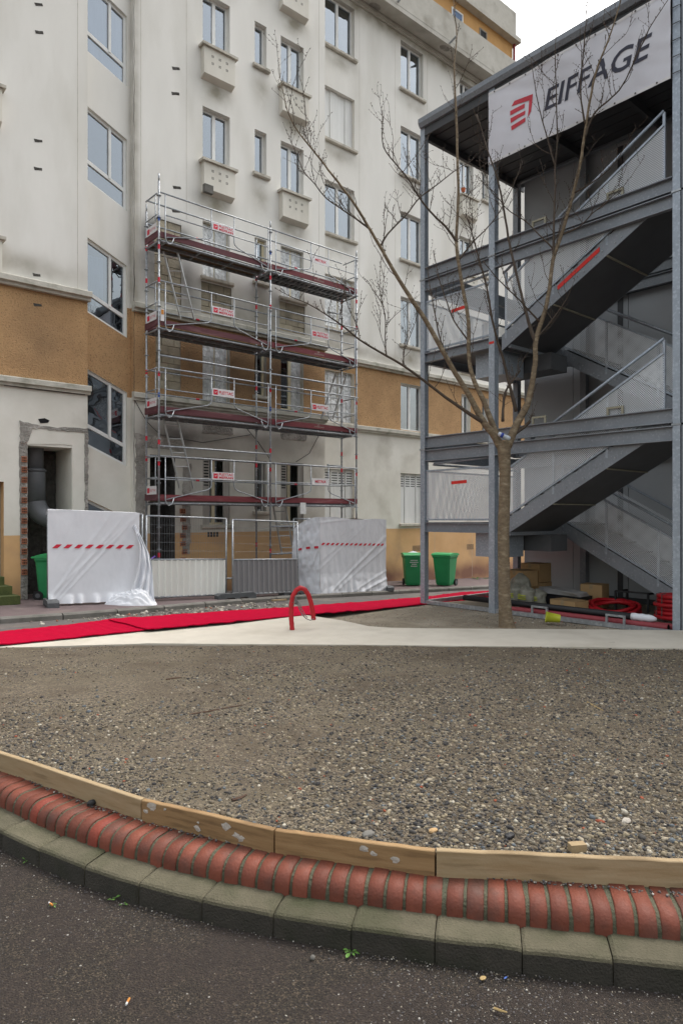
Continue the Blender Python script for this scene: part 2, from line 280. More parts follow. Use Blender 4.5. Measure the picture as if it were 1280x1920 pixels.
# ------------------------------------------------------------------ mesh helpers
WORG = {}
class MB:
    def __init__(s): s.v = []; s.f = []; s.m = []; s.cm = 0
    def add(s, vs, fs):
        n = len(s.v); s.v += [tuple(p) for p in vs]; s.f += [tuple(i + n for i in f) for f in fs]; s.m += [s.cm] * len(fs); return s
    def box(s, a, b):
        x0, x1 = sorted((a[0], b[0])); y0, y1 = sorted((a[1], b[1])); z0, z1 = sorted((a[2], b[2]))
        return s.add([(x0, y0, z0), (x1, y0, z0), (x1, y1, z0), (x0, y1, z0), (x0, y0, z1), (x1, y0, z1), (x1, y1, z1), (x0, y1, z1)],
                     [(0, 3, 2, 1), (4, 5, 6, 7), (0, 1, 5, 4), (1, 2, 6, 5), (2, 3, 7, 6), (3, 0, 4, 7)])
    def bar(s, p, q, w, d, up=(0, 0, 1)):
        """box from p to q; w across (in the plane of up), d along the third direction"""
        p, q = Vector(p), Vector(q); a = (q - p).normalized(); up = Vector(up)
        c = a.cross(up)
        if c.length < 1e-4: c = a.cross(Vector((1, 0, 0)))
        c.normalize(); e = c.cross(a).normalized()
        vs = [o + c * i * d / 2 + e * j * w / 2 for o in (p, q) for i, j in ((-1, -1), (1, -1), (1, 1), (-1, 1))]
        return s.add(vs, [(0, 1, 2, 3), (7, 6, 5, 4), (0, 4, 5, 1), (1, 5, 6, 2), (2, 6, 7, 3), (3, 7, 4, 0)])
    def tube(s, pts, r, n=6, caps=True):
        pts = [Vector(p) for p in pts]; rs = r if isinstance(r, (list, tuple)) else [r] * len(pts)
        base = len(s.v); prev = None; vs = []; fs = []
        for i, p in enumerate(pts):
            a = (pts[min(i + 1, len(pts) - 1)] - pts[max(i - 1, 0)])
            if a.length < 1e-9: a = Vector((0, 0, 1))
            a.normalize()
            if prev is None:
                c = a.cross(Vector((0, 0, 1)))
                if c.length < 1e-3: c = a.cross(Vector((1, 0, 0)))
            else: c = prev - a * prev.dot(a)
            c.normalize(); prev = c; e = a.cross(c)
            for k in range(n):
                th = 2 * math.pi * k / n; vs.append(p + (c * math.cos(th) + e * math.sin(th)) * rs[i])
        for i in range(len(pts) - 1):
            for k in range(n):
                k2 = (k + 1) % n; fs.append((i * n + k, i * n + k2, (i + 1) * n + k2, (i + 1) * n + k))
        if caps: fs.append(tuple(range(n - 1, -1, -1))); fs.append(tuple((len(pts) - 1) * n + k for k in range(n)))
        return s.add(vs, fs)
    def prism(s, poly, off):
        off = Vector(off); n = len(poly); vs = [Vector(p) for p in poly] + [Vector(p) + off for p in poly]
        return s.add(vs, [tuple(range(n - 1, -1, -1)), tuple(range(n, 2 * n))] + [(i, (i + 1) % n, n + (i + 1) % n, n + i) for i in range(n)])
    def grid(s, nx, ny, fn, flip=False):
        vs = [fn(i / nx, j / ny) for j in range(ny + 1) for i in range(nx + 1)]; w = nx + 1
        fs = [(j * w + i, j * w + i + 1, (j + 1) * w + i + 1, (j + 1) * w + i) for j in range(ny) for i in range(nx)]
        if flip: fs = [f[::-1] for f in fs]
        return s.add(vs, fs)
    def quad(s, a, b, c, d): return s.add([a, b, c, d], [(0, 1, 2, 3)])
    def build(s, name, mats, parent=None, smooth=False, label=None, origin=None, kind=None):
        if parent is not None: org = WORG[parent.name]
        elif origin is not None: org = Vector(origin)
        else:
            a = np.array(s.v); org = Vector(((a[:, 0].min() + a[:, 0].max()) / 2, (a[:, 1].min() + a[:, 1].max()) / 2, a[:, 2].min()))
        me = bpy.data.meshes.new(name)
        me.from_pydata([(p[0] - org.x, p[1] - org.y, p[2] - org.z) for p in s.v], [], s.f)
        for mm in (mats if isinstance(mats, (list, tuple)) else [mats]): me.materials.append(M[mm])
        if any(s.m): me.polygons.foreach_set('material_index', s.m)
        if smooth: me.polygons.foreach_set('use_smooth', [True] * len(me.polygons))
        me.update()
        o = bpy.data.objects.new(name, me); COL.objects.link(o)
        if parent is not None: o.parent = parent
        else: o.location = org
        WORG[o.name] = org
        if label: o['label'] = label
        if kind: o['kind'] = kind
        return o
def thing(name, label, cat, loc=(0, 0, 0), group=None):
    o = bpy.data.objects.new(name, None); COL.objects.link(o); o.location = loc; o.empty_display_size = .2
    WORG[o.name] = Vector(loc); tag(o, label, cat, group); return o
def tag(o, label, cat, group=None):
    o['label'] = label; o['category'] = cat
    if group: o['group'] = group
    return o
def structure(o): o['kind'] = 'structure'; return o
def piece(name, me, parent, mat4):      # shared-mesh piece placed in world space under parent
    o = bpy.data.objects.new(name, me); COL.objects.link(o)
    if parent is not None:
        o.parent = parent; o.matrix_local = Matrix.Translation(-WORG[parent.name]) @ mat4
    else: o.matrix_world = mat4
    WORG[o.name] = WORG[parent.name] if parent is not None else mat4.translation.copy()
    return o
def frame4(p, ax, ay, az):
    return Matrix(((ax[0], ay[0], az[0], p[0]), (ax[1], ay[1], az[1], p[1]), (ax[2], ay[2], az[2], p[2]), (0, 0, 0, 1)))
FACE_STREET = ((1, 0, 0), (0, 0, 1), (0, -1, 0))     # lettering on planes facing the street (-v)
FACE_TOWER = ((0, -1, 0), (0, 0, 1), (-1, 0, 0))     # lettering on planes facing -u
def text_mesh(name, body, size, mat, parent, pos, axes, width=None, shear=0.0, bold=0.0, align='CENTER', warp=None):
    cu = bpy.data.curves.new(name, 'FONT'); cu.body = body; cu.size = size; cu.align_x = align; cu.align_y = 'CENTER'; cu.offset = bold; cu.shear = shear; cu.resolution_u = 3
    ob = bpy.data.objects.new(name, cu); COL.objects.link(ob)
    bpy.context.view_layer.update()
    me = bpy.data.meshes.new_from_object(ob.evaluated_get(bpy.context.evaluated_depsgraph_get()))
    bpy.data.objects.remove(ob)
    xs = [v.co.x for v in me.vertices]
    k = width / (max(xs) - min(xs)) if width else 1.0
    ax, ay, az = (Vector(a) for a in axes); org = WORG[parent.name]
    for v in me.vertices:
        q = Vector(pos) + ax * v.co.x * k + ay * v.co.y
        if warp: q = warp(q)
        v.co = q - org
    me.materials.clear(); me.materials.append(M[mat])
    o = bpy.data.objects.new(name, me); COL.objects.link(o); o.parent = parent; WORG[o.name] = org
    return o
def fnoise(x, y, z=0.0): return mnoise.noise(Vector((x, y, z)))

# ================================================================== GROUND
def span(a, b, n): return [a + (b - a) * i / n for i in range(n + 1)]
def sheet(us, vs, zf):
    mb = MB(); w = len(us)
    mb.add([(u, v, zf(u, v)) for v in vs for u in us], [(j * w + i, j * w + i + 1, (j + 1) * w + i + 1, (j + 1) * w + i) for j in range(len(vs) - 1) for i in range(w - 1)])
    return mb
us = [-400, -60, -12] + span(-11, 45, 112)[0:] + [60, 400]; vs = [-400, -60, -10] + span(-9, 22, 124) + [60, 400]
def near_u(u, v): return .016 * fnoise(u * 1.1, v * 1.1) * (1 if v < 5 else .6)
structure(sheet(us, vs, lambda u, v: gz(u, v) + (near_u(u, v) * .3 if -6 < v < 11 else 0)).build('ground', 'asphalt', smooth=True, origin=(0, 0, 0)))
# far street strip between the carpet and the pavement
def vk(u): return 11.7 + .95 * sstep(3, 10, u)
mb = MB(); mb.grid(70, 14, lambda a, b: (lambda u: (lambda v: (u, v, gz(u, v) + .012 + .006 * fnoise(u * 2, v * 2)))(8.2 + (vk(u) + .02 - 8.2) * b))(-8 + 38 * a))
structure(mb.build('street', 'street_asphalt', smooth=True, origin=(0, 0, 0)))
# dirt yard round the tree and under the stair tower
mb = MB(); mb.grid(60, 40, lambda a, b: (lambda u, v: (u, v, gz(u, v) + .03 + .012 * fnoise(u * 1.7, v * 1.7)))(3.5 + 12 * a, 1.0 + 7.6 * b))
structure(mb.build('dirt_yard', 'dirt', smooth=True, origin=(0, 0, 0)))
# pavement along the house, its kerb of single stones
mb = MB(); mb.grid(76, 8, lambda a, b: (lambda u: (u, vk(u) + .14 + (15.6 - vk(u) - .14) * b, gz(u, 13) + .10 + .004 * fnoise(u * 2, b * 5)))(-8 + 36 * a))
pave = structure(mb.build('pavement', 'pavement_red', smooth=True, origin=(8, 13, 0)))
u = -6.0; i = 0
while u < 24:
    L = .98; a, b = u, u + L; mb = MB(); va, vb = vk(a), vk(b)
    za, zb = gz(a, 13), gz(b, 13)
    if True:
        mb.add([(a, va, za - .05), (b, vb, zb - .05), (b, vb, zb + .085), (a, va, za + .085), (a, va + .03, za + .112), (b, vb + .03, zb + .112), (b, vb + .15, zb + .112), (a, va + .15, za + .112), (a, va + .15, za - .05), (b, vb + .15, zb - .05)],
               [(0, 1, 2, 3), (3, 2, 5, 4), (4, 5, 6, 7), (7, 6, 9, 8), (0, 3, 4, 7, 8), (1, 9, 6, 5, 2)])
        mb.build('kerb_stone', 'far_kerb', pave)
    u += 1.0; i += 1

# concrete path: one slab with a real edge
def slab(pix, z, thick, name, mat):
    top = [on_z(x, y, z) for x, y in pix]; bm = bmesh.new()
    vv = [bm.verts.new(p) for p in top]; bm.faces.new(vv); r = bmesh.ops.extrude_face_region(bm, geom=bm.faces[:])
    bmesh.ops.translate(bm, vec=(0, 0, -thick), verts=[e for e in r['geom'] if isinstance(e, bmesh.types.BMVert)])
    bmesh.ops.recalc_face_normals(bm, faces=bm.faces[:])
    me = bpy.data.meshes.new(name); bm.to_mesh(me); bm.free(); me.materials.append(M[mat]); o = bpy.data.objects.new(name, me); COL.objects.link(o); WORG[o.name] = Vector((0, 0, 0)); return o
near_e = [(-260, 1218), (-100, 1216), (0, 1214), (60, 1213), (150, 1210), (230, 1208), (280, 1206), (380, 1207), (520, 1208), (700, 1209), (860, 1211), (1000, 1212), (1150, 1214), (1280, 1216), (1600, 1220)]
far_e = [(1600, 1184), (1280, 1182), (1120, 1180), (950, 1179), (800, 1178), (735, 1177), (690, 1174), (668, 1169), (640, 1163), (600, 1157), (565, 1152), (520, 1152), (300, 1168), (120, 1182), (0, 1196), (-260, 1216)]
structure(slab(near_e + far_e, .11, .30, 'concrete_path', 'concrete_path'))

# ------------------------------------------------------------------ kerb, bricks and boards round the gravel bed
pts = [(0, 1512), (75, 1545), (150, 1577), (225, 1605), (320, 1635), (450, 1660), (590, 1682), (740, 1705), (880, 1725), (1040, 1745), (1240, 1762)]
ld = []
for x, y in pts:
    D = 1.5 * F / (y - HY); ld.append(((x - CX) / F * D, D))
ld = np.array(ld); pf = np.polyfit(ld[:, 0], ld[:, 1], 4)
def arcD(l):
    lo, hi = -1.77, 1.14
    c = min(hi, max(lo, l)); d = np.polyval(pf, c); s = np.polyval(np.polyder(pf), c)
    return float(d + s * (l - c) + (.12 * (l - c) ** 2 if l < lo else .04 * (l - c) ** 2))
fine = [Vector((l, arcD(l))) for l in np.linspace(-4.2, 3.0, 1400)]
cum = [0.0]
for a, b in zip(fine, fine[1:]): cum.append(cum[-1] + (b - a).length)
def arc(s, n=0.0, z=0.0):
    """point on the edging: s along it, n towards the bed"""
    i = min(len(fine) - 2, max(0, int(np.searchsorted(cum, s)) - 1)); k = (s - cum[i]) / (cum[i + 1] - cum[i])
    p = fine[i].lerp(fine[i + 1], k); t = (fine[min(i + 8, len(fine) - 1)] - fine[max(i - 8, 0)]).normalized()
    q = p + Vector((-t.y, t.x)) * n
    return cw(q.x, q.y, z), Vector((*cw(t.x, t.y).xy, 0)), Vector((*cw(-t.y, t.x).xy, 0))
def s_of_lat(l): return float(np.interp(l, [f.x for f in fine], cum))
S0, S1 = s_of_lat(-2.6), s_of_lat(1.75)
edg = thing('brick_edging', 'curved edging of red bullnose bricks along the front of the gravel bed', 'brick edging', tuple(arc((S0 + S1) / 2)[0]))
prof = [(0, .07), (0, .128), (.006, .150), (.020, .169), (.040, .181), (.062, .187), (.200, .190), (.200, .07)]
mb = MB()
ns = 90; pr2 = [(n + .005 if n < .1 else n, z - .005) for n, z in prof]
rows = [[arc(S0 + (S1 - S0) * i / ns, n, z)[0] for n, z in pr2] for i in range(ns + 1)]
w = len(pr2); mb.add([p for r_ in rows for p in r_], [(i * w + j, i * w + j + 1, (i + 1) * w + j + 1, (i + 1) * w + j) for i in range(ns) for j in range(w - 1)])
mb.build('mortar_bed', 'mortar', edg)
def brick_mesh(seed, mat='brick_red'):
    rr = random.Random(seed); mb = MB(); hw = .0312; n = len(prof); c = .004
    rows = []
    for x, sh in ((-hw, c), (-hw + c, 0), (hw - c, 0), (hw, c)):
        rows.append([(x + rr.uniform(-.0012, .0012), a + (sh if a < .1 else 0) + rr.uniform(-.0012, .0012), z - (sh if z > .1 else 0) + rr.uniform(-.0015, .0015)) for a, z in prof])
    fs = [(i * n + j, (i + 1) * n + j, (i + 1) * n + j + 1, i * n + j + 1) for i in range(3) for j in range(n - 1)] + [tuple(range(n)), tuple(range(4 * n - 1, 3 * n - 1, -1))]
    mb.add([p for r_ in rows for p in r_], fs)
    me = bpy.data.meshes.new('brick'); me.from_pydata(mb.v, [], mb.f); me.materials.append(M[mat]); me.polygons.foreach_set('use_smooth', [len(f) == 4 for f in mb.f]); return me
bmes = [brick_mesh(i) for i in range(6)]; bnew = brick_mesh(9, 'brick_new')
s = S0; k = 0
while s < S1:
    p, t, nn = arc(s); dn = random.uniform(-.004, .004); dz = random.uniform(-.003, .003); a = random.gauss(0, .018)
    t2 = t * math.cos(a) + nn * math.sin(a); n2 = nn * math.cos(a) - t * math.sin(a)
    lat = wc(p.x, p.y)[0]
    me = bnew if abs(lat + 1.15) < .04 or abs(lat + 1.50) < .03 else bmes[k % 6]
    piece('brick', me, edg, frame4(p + nn * dn + Vector((0, 0, dz)), t2, n2, (0, 0, 1)))
    s += .0755 * random.uniform(.985, 1.015); k += 1
# near kerb
kerb = thing('kerb', '', '', tuple(arc((S0 + S1) / 2, -.1)[0])); del kerb['label']; del kerb['category']; kerb['kind'] = 'structure'
kp = [(-.124, -.05), (-.121, .074), (-.117, .084), (-.108, .090), (-.05, .096), (.03, .102), (.03, -.05)]
s = s_of_lat((675 - CX) / F * 2.44) - 12 * .302
while s < S1:
    if s > S0 - .3:
        mb = MB(); L = .2985; rows = []
        dz, tl = random.uniform(-.005, .004), random.uniform(-.006, .006)
        for q in (0, .012, .1, .2, L - .012, L):
            e = .006 if q in (0, L) else 0
            rows.append([arc(s + q, n + (e if n < -.09 else 0) + .003 * fnoise(s * 9 + q * 20, n * 30), z - (e if z > .05 else 0) + dz + tl * (q - .15) + .004 * fnoise(s * 7 + q * 18, n * 25, 3))[0] for n, z in kp])
        w = len(kp); n_ = len(rows)
        mb.add([p for r_ in rows for p in r_], [(i * w + j, i * w + j + 1, (i + 1) * w + j + 1, (i + 1) * w + j) for i in range(n_ - 1) for j in range(w - 1)] + [tuple(range(w - 1, -1, -1)), tuple((n_ - 1) * w + j for j in range(w))])
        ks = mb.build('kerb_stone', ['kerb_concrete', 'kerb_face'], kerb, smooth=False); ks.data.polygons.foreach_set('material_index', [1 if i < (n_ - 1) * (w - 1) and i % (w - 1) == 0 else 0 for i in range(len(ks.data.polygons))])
    s += .302
# boards
bt = [(-320, 1330), (0, 1412), (265, 1500), (514, 1557), (816, 1597), (1290, 1618), (1700, 1625)]
bd = [on_z(x, y, .285) for x, y in bt]
blab = [None, 'weathered pale wooden board at the left end of the brick edging', 'short orange-brown board with pale cement splashes, second from the left', 'orange-brown board between the cement-splashed short board and the long pale board', 'long pale wooden board at the right end of the brick edging', None]
for i in range(1, 5):
    a, b = bd[i].copy(), bd[i + 1].copy()
    if i == 1: a = a + (a - b) * .35
    if i == 4: b = b + (b - a) * .3
    a.z = b.z = 0; d = (b - a).normalized(); nn = Vector((-d.y, d.x, 0)); gap = .004
    a = a + d * gap; b = b - d * gap; L = (b - a).length; root_o = (a + b) / 2 + Vector((0, 0, .190))
    mb = MB(); nx = 14
    zt = lambda q: .285 + .003 * fnoise(q * 3, i * 7.1) + (.004 if i == 4 else 0)
    rows = []
    for q in range(nx + 1):
        o = a + d * (L * q / nx); c = .003; wv = nn * (.003 * fnoise(q * .4, i * 3.3, 5))
        rows.append([o + wv + Vector((0, 0, .185)), o + wv + Vector((0, 0, zt(q) - c)), o + wv + nn * c + Vector((0, 0, zt(q))), o + wv + nn * .026 + Vector((0, 0, zt(q))), o + wv + nn * .028 + Vector((0, 0, .185))])
    mb.add([p for r_ in rows for p in r_], [(q * 5 + j, (q + 1) * 5 + j, (q + 1) * 5 + j + 1, q * 5 + j + 1) for q in range(nx) for j in range(4)] + [(0, 1, 2, 3, 4), tuple(nx * 5 + j for j in (4, 3, 2, 1, 0))])
    o = mb.build('wooden_board', 'board_pale' if i in (1, 4) else 'board_wood', origin=root_o); tag(o, blab[i], 'board', 'boards along the gravel bed')
    if i in (2, 3):
        rr = random.Random(i); mb = MB()
        for q in range(9 if i == 2 else 3):
            f = (rr.uniform(.03, .2) if q < 4 else rr.uniform(.2, .8)) if i == 2 else rr.uniform(.55, .9); zc = rr.uniform(.215, .27); r0 = rr.uniform(.006, .020)
            cpt = a + d * (L * f) - nn * .0015
            mb.add([cpt + Vector((0, 0, zc))- nn * .002] + [cpt + d * (r0 * 1.6 * rr.uniform(.5, 1.2) * math.cos(w_ * .7)) + Vector((0, 0, zc + r0 * rr.uniform(.5, 1.2) * math.sin(w_ * .7))) for w_ in range(9)], [(0, 1 + w_, 1 + (w_ + 1) % 9) for w_ in range(9)])
        mb.build('cement_splash', 'board_cement', o)

# ------------------------------------------------------------------ gravel bed
def bed_z(l, D):
    Dn = arcD(l) + .2
    return .262 + (.095 - .262) * sstep(0, 1, (D - Dn) / max(.5, 8.0 - Dn)) + .020 * fnoise(l * .9, D * .9) + .010 * fnoise(l * 3, D * 3, 2) + .004 * fnoise(l * 9, D * 9, 5)
def bed_front(l):                      # just behind the boards
    best = arcD(l) + .16
    for a, b in zip(bd, bd[1:]):
        la, da = wc(a.x, a.y); lb, db = wc(b.x, b.y)
        if la <= l <= lb: return da + (db - da) * (l - la) / (lb - la) + .012
    return best
def bed_back(l): return 8.15
mb = MB(); 
def bedp(a, b):
    l = -5.2 + 10.0 * a; D0 = bed_front(l); D = D0 + (bed_back(l) - D0) * b ** 1.5
    return cw(l, D, bed_z(l, D))
mb.grid(200, 120, bedp)
structure(mb.build('gravel_bed', 'gravel_soil', smooth=True, origin=(0, 0, 0)))
ICO_V = []; 
phi = (1 + 5 ** .5) / 2
ICO_V = np.array([(-1, phi, 0), (1, phi, 0), (-1, -phi, 0), (1, -phi, 0), (0, -1, phi), (0, 1, phi), (0, -1, -phi), (0, 1, -phi), (phi, 0, -1), (phi, 0, 1), (-phi, 0, -1), (-phi, 0, 1)]) / math.sqrt(1 + phi * phi)
ICO_F = np.array([(0, 11, 5), (0, 5, 1), (0, 1, 7), (0, 7, 10), (0, 10, 11), (1, 5, 9), (5, 11, 4), (11, 10, 2), (10, 7, 6), (7, 1, 8), (3, 9, 4), (3, 4, 2), (3, 2, 6), (3, 6, 8), (3, 8, 9), (4, 9, 5), (2, 4, 11), (6, 2, 10), (8, 6, 7), (9, 8, 1)])
def stones(name, P, r, mat, flat=(.45, .8), sink=.25):
    n = len(P); V = ICO_V[None] * (1 + rng.uniform(-.28, .28, (n, 12, 1)))
    sc = np.stack([r * rng.uniform(.8, 1.35, n), r * rng.uniform(.65, 1.0, n), r * rng.uniform(*flat, n)], 1)
    V = V * sc[:, None, :]
    t1 = rng.normal(0, .35, n); c, s_ = np.cos(t1)[:, None], np.sin(t1)[:, None]
    V = np.stack([V[..., 0], V[..., 1] * c - V[..., 2] * s_, V[..., 1] * s_ + V[..., 2] * c], -1)
    t2 = rng.uniform(0, 6.283, n); c, s_ = np.cos(t2)[:, None], np.sin(t2)[:, None]
    V = np.stack([V[..., 0] * c - V[..., 1] * s_, V[..., 0] * s_ + V[..., 1] * c, V[..., 2]], -1)
    Q = P.copy(); Q[:, 2] += sc[:, 2] * sink
    V = (V + Q[:, None, :]).reshape(-1, 3)
    Fc = (ICO_F[None] + (np.arange(n) * 12)[:, None, None]).reshape(-1, 3)
    me = bpy.data.meshes.new(name); me.vertices.add(len(V)); me.vertices.foreach_set('co', V.ravel().astype(np.float32))
    me.loops.add(Fc.size); me.loops.foreach_set('vertex_index', Fc.ravel().astype(np.int32))
    me.polygons.add(len(Fc)); me.polygons.foreach_set('loop_start', np.arange(0, Fc.size, 3, dtype=np.int32))
    me.polygons.foreach_set('use_smooth', np.ones(len(Fc), dtype=bool)); me.update(calc_edges=True); me.validate()
    me.materials.append(M[mat]); o = bpy.data.objects.new(name, me); COL.objects.link(o); o['kind'] = 'stuff'; return o
P = []; Rr = []
def peb(n, dmin, dmax, rmin, rmax, pw, thr):
    c = 0
    while c < n:
        D = dmin + (dmax - dmin) * random.random() ** pw; l = random.uniform(-.54, .54) * D
        if D < bed_front(l) + .012: continue
        m = fnoise(l * .8, D * .8, 9) + .5 * fnoise(l * 2.6, D * 2.6, 4) + .75 * (l / D) - .16 * (D - 3)
        if m < thr + random.uniform(-.45, .25): continue
        r = rmin * (rmax / rmin) ** (random.random() ** 1.7)
        p = cw(l, D, bed_z(l, D)); P.append((p.x, p.y, p.z)); Rr.append(r); c += 1
peb(30000, 2.6, 7.9, .0035, .013, 1.35, -.35)
peb(18000, 2.6, 8.0, .004, .011, .9, -1.0)
peb(24000, 2.6, 7.0, .002, .005, 1.5, -1.0)
peb(1500, 2.6, 6.5, .010, .018, 1.3, -.05)
peb(1200, 4, 7.9, .009, .018, .9, -.7)
stones('pebbles', np.array(P), np.array(Rr), 'pebble')['label'] = 'loose grey and tan pebbles strewn over the gravel bed'
# grit along the edging and on the near road
P = []; Rr = []
for _ in range(9000):
    l = random.uniform(-2.2, 1.5); D = random.uniform(1.9, arcD(l) - .10)
    if D < 1.85: continue
    p = cw(l, D, gz(*cw(l, D).xy) - .001); P.append(tuple(p)); Rr.append(.0012 * (3.6 ** random.random()) * (1.3 if random.random() < .06 else 1))
for _ in range(700):
    s = random.uniform(S0, S1); p = arc(s, random.uniform(.135, .165), .190)[0]; P.append(tuple(p)); Rr.append(random.uniform(.002, .007))
for _ in range(500):
    s = random.uniform(S0, S1); p = arc(s, -.125 - abs(random.gauss(0, .03)), .004)[0]; P.append(tuple(p)); Rr.append(random.uniform(.0015, .004))
stones('road_grit', np.array(P), np.array(Rr), 'grit')['label'] = 'fine grit scattered on the near road and brick edging'
P = []; Rr = []
for _ in range(1500):
    x = random.uniform(40, 560); y = 1152 - x * .022 + random.gauss(0, 7); p = on_g(x, y, .015)
    if p.y > vk(p.x) - .02: continue
    P.append(tuple(p)); Rr.append(.008 * 6 ** (random.random() ** 1.8))
for _ in range(900):
    x = random.uniform(810, 1250); y = 1142 + (x - 810) * .1 + random.gauss(0, 5); p = on_g(x, min(1185, y), .03); P.append(tuple(p)); Rr.append(.004 * 4 ** (random.random() ** 2))
for _ in range(3500):
    x = random.uniform(600, 1280); y = random.uniform(1135, 1178); p = on_g(x, y, .03)
    if p.y > 8.4 or p.x < 5: continue
    P.append(tuple(p)); Rr.append(random.uniform(.003, .009))
stones('rubble', np.array(P), np.array(Rr), 'rubble', (.5, .9))['label'] = 'small plaster rubble along the far kerb and in the yard'
def lump(name, x, y, z, r, mat, label, cat, sc=(1, 1, 1), group=None, rot=0.0):
    mb = MB(); rr = random.Random(int(x * 7 + y)); c = on_z(x, y, z)
    bm = bmesh.new(); bmesh.ops.create_icosphere(bm, subdivisions=2, radius=1)
    for v in bm.verts:
        k = 1 + .22 * fnoise(v.co.x * 1.6 + x, v.co.y * 1.6, v.co.z * 1.6 + y); v.co = Vector((v.co.x * sc[0], v.co.y * sc[1], v.co.z * sc[2])) * r * k
    me = bpy.data.meshes.new(name); bm.to_mesh(me); bm.free(); me.materials.append(M[mat]); o = bpy.data.objects.new(name, me); COL.objects.link(o)
    o.location = c + Vector((0, 0, r * sc[2] * .6)); o.rotation_euler.z = rot; WORG[o.name] = c; return tag(o, label, cat, group)
def zbed(x, y):
    z = .2
    for _ in range(8): p = on_z(x, y, z); z = bed_z(*wc(p.x, p.y))
    return z
def stick(name, pix, r, mat, label, cat, zf=zbed):
    pts = [on_z(x, y, zf(x, y) + r * .8) for x, y in pix]; mb = MB(); mb.tube(pts, [r] * (len(pts) - 1) + [r * .5], 5); return tag(mb.build(name, mat), label, cat)
stick('stick', [(312, 1274), (325, 1272), (340, 1270)], .009, 'stick', 'short dark stick lying in the gravel near the red carpet', 'stick')
stick('twig', [(352, 1340), (400, 1332), (430, 1326), (455, 1322)], .006, 'stick', 'long reddish dark twig on the gravel left of centre', 'twig')
stick('twig', [(435, 1500), (450, 1496), (462, 1490)], .008, 'stick', 'short dark twig by the cement-splashed board', 'twig')
stick('straw', [(1100, 1316), (1115, 1325), (1130, 1332)], .006, 'straw', 'bent orange straw on the gravel at right', 'straw')
zz = zbed(1080, 1592); c = on_z(1082, 1594, zz); mb = MB(); mb.bar(c + Vector((-.035, .015, .016)), c + Vector((.02, -.02, .016)), .03, .035); tag(mb.build('wood_offcut', 'board_pale'), 'pale wood offcut lying in the gravel behind the long board', 'wood offcut')
lump('stone', 172, 1509, .19, .019, 'rubber', 'small black stone resting against the left board', 'stone', (1.2, .9, .8))
for i, (x, y, r, lab) in enumerate(((955, 1570, .02, 'dark bluish stone in the gravel near the pale wood offcut'), (690, 1568, .024, 'large grey stone beside the third board'), (1173, 1542, .02, 'flat whitish stone in the gravel at far right'), (812, 1560, .017, 'tan stone just behind the board joint'))):
    lump('stone', x, y, zbed(x, y), r, ['pipe_black', 'far_kerb', 'board_cement', 'cardboard'][i], lab, 'stone', (1.4, .9, .6))
# weeds and litter on the road
def weed(x, y, r, n, label, grp='weeds along the kerb', z=.003):
    c = on_z(x, y, z); root = thing('weed', label, 'weed', tuple(c), grp); rr = random.Random(int(x))
    for i in range(n):
        a = i * 2.4 + rr.uniform(-.4, .4); L = r * rr.uniform(.7, 1.2); d = Vector((math.cos(a), math.sin(a), 0)); s_ = Vector((-d.y, d.x, 0)); up = Vector((0, 0, 1)); el = rr.uniform(.3, 1.1)
        q = lambda f, w_: c + d * (L * f) + up * (L * (el * f - .55 * f * f)) + s_ * (w_ * L)
        mb = MB(); mb.add([q(0, 0), q(.35, .04), q(.6, .2), q(.85, .16), q(1.02, 0), q(.85, -.16), q(.6, -.2), q(.35, -.04), q(.7, 0) - up * L * .04], [(0, 1, 8, 7), (1, 2, 8), (2, 3, 8), (3, 4, 8), (4, 5, 8), (5, 6, 8), (6, 7, 8)])
        mb.build('leaf', 'leaf_green', root)
weed(658, 1786, .034, 7, 'small green weed at the foot of the kerb, the largest one')
weed(212, 1688, .030, 4, 'small green weed by the kerb, left of the paired leaves')
weed(232, 1696, .022, 4, 'tiny pair-leaved green weed beside another weed at the kerb')
weed(50, 1614, .024, 5, 'green weed at the far left foot of the kerb')
weed(100, 1698, .016, 4, 'tiny weed beside a cigarette end on the left of the road')
weed(893, 1086, .16, 16, 'clump of weeds at the foot of the ochre plinth, nearer the bins', 'weeds at the plinth', gz(19.3, 13) + .105); weed(912, 1085, .13, 12, 'smaller clump of weeds at the foot of the ochre plinth, nearer the tree', 'weeds at the plinth', gz(19.8, 13) + .105)
def butt(x, y, a, label):
    c = on_z(x, y, .009); d = Vector((math.cos(a), math.sin(a), 0)); root = thing('cigarette_end', label, 'cigarette end', tuple(c))
    mb = MB(); mb.tube([c, c + d * .020], .004, 8); mb.build('filter', 'orange_filter', root)
    mb = MB(); mb.tube([c + d * .0205, c + d * .03], [.004, .0032], 8); mb.build('paper', 'paper_white', root)
butt(243, 1872, R(225), 'cigarette end with orange filter on the near road'); butt(99, 1697, R(100), 'cigarette end by the tiny weed on the left')
lump('leaf_scrap', 905, 1834, .003, .010, 'straw', 'small yellow leaf scrap on the road below the kerb', 'leaf', (1.3, 1, .25))
lump('blue_scrap', 947, 1834, .003, .006, 'blue_clip', 'tiny blue plastic scrap on the road', 'litter', (1.5, .6, .4))
lump('stone', 586, 1798, .003, .009, 'far_kerb', 'small round grey stone on the road below the kerb', 'stone')
stick('straw', [(925, 1890), (938, 1895), (950, 1898)], .004, 'straw', 'pale splinter lying on the near road at right', 'splinter', lambda x, y: .004)

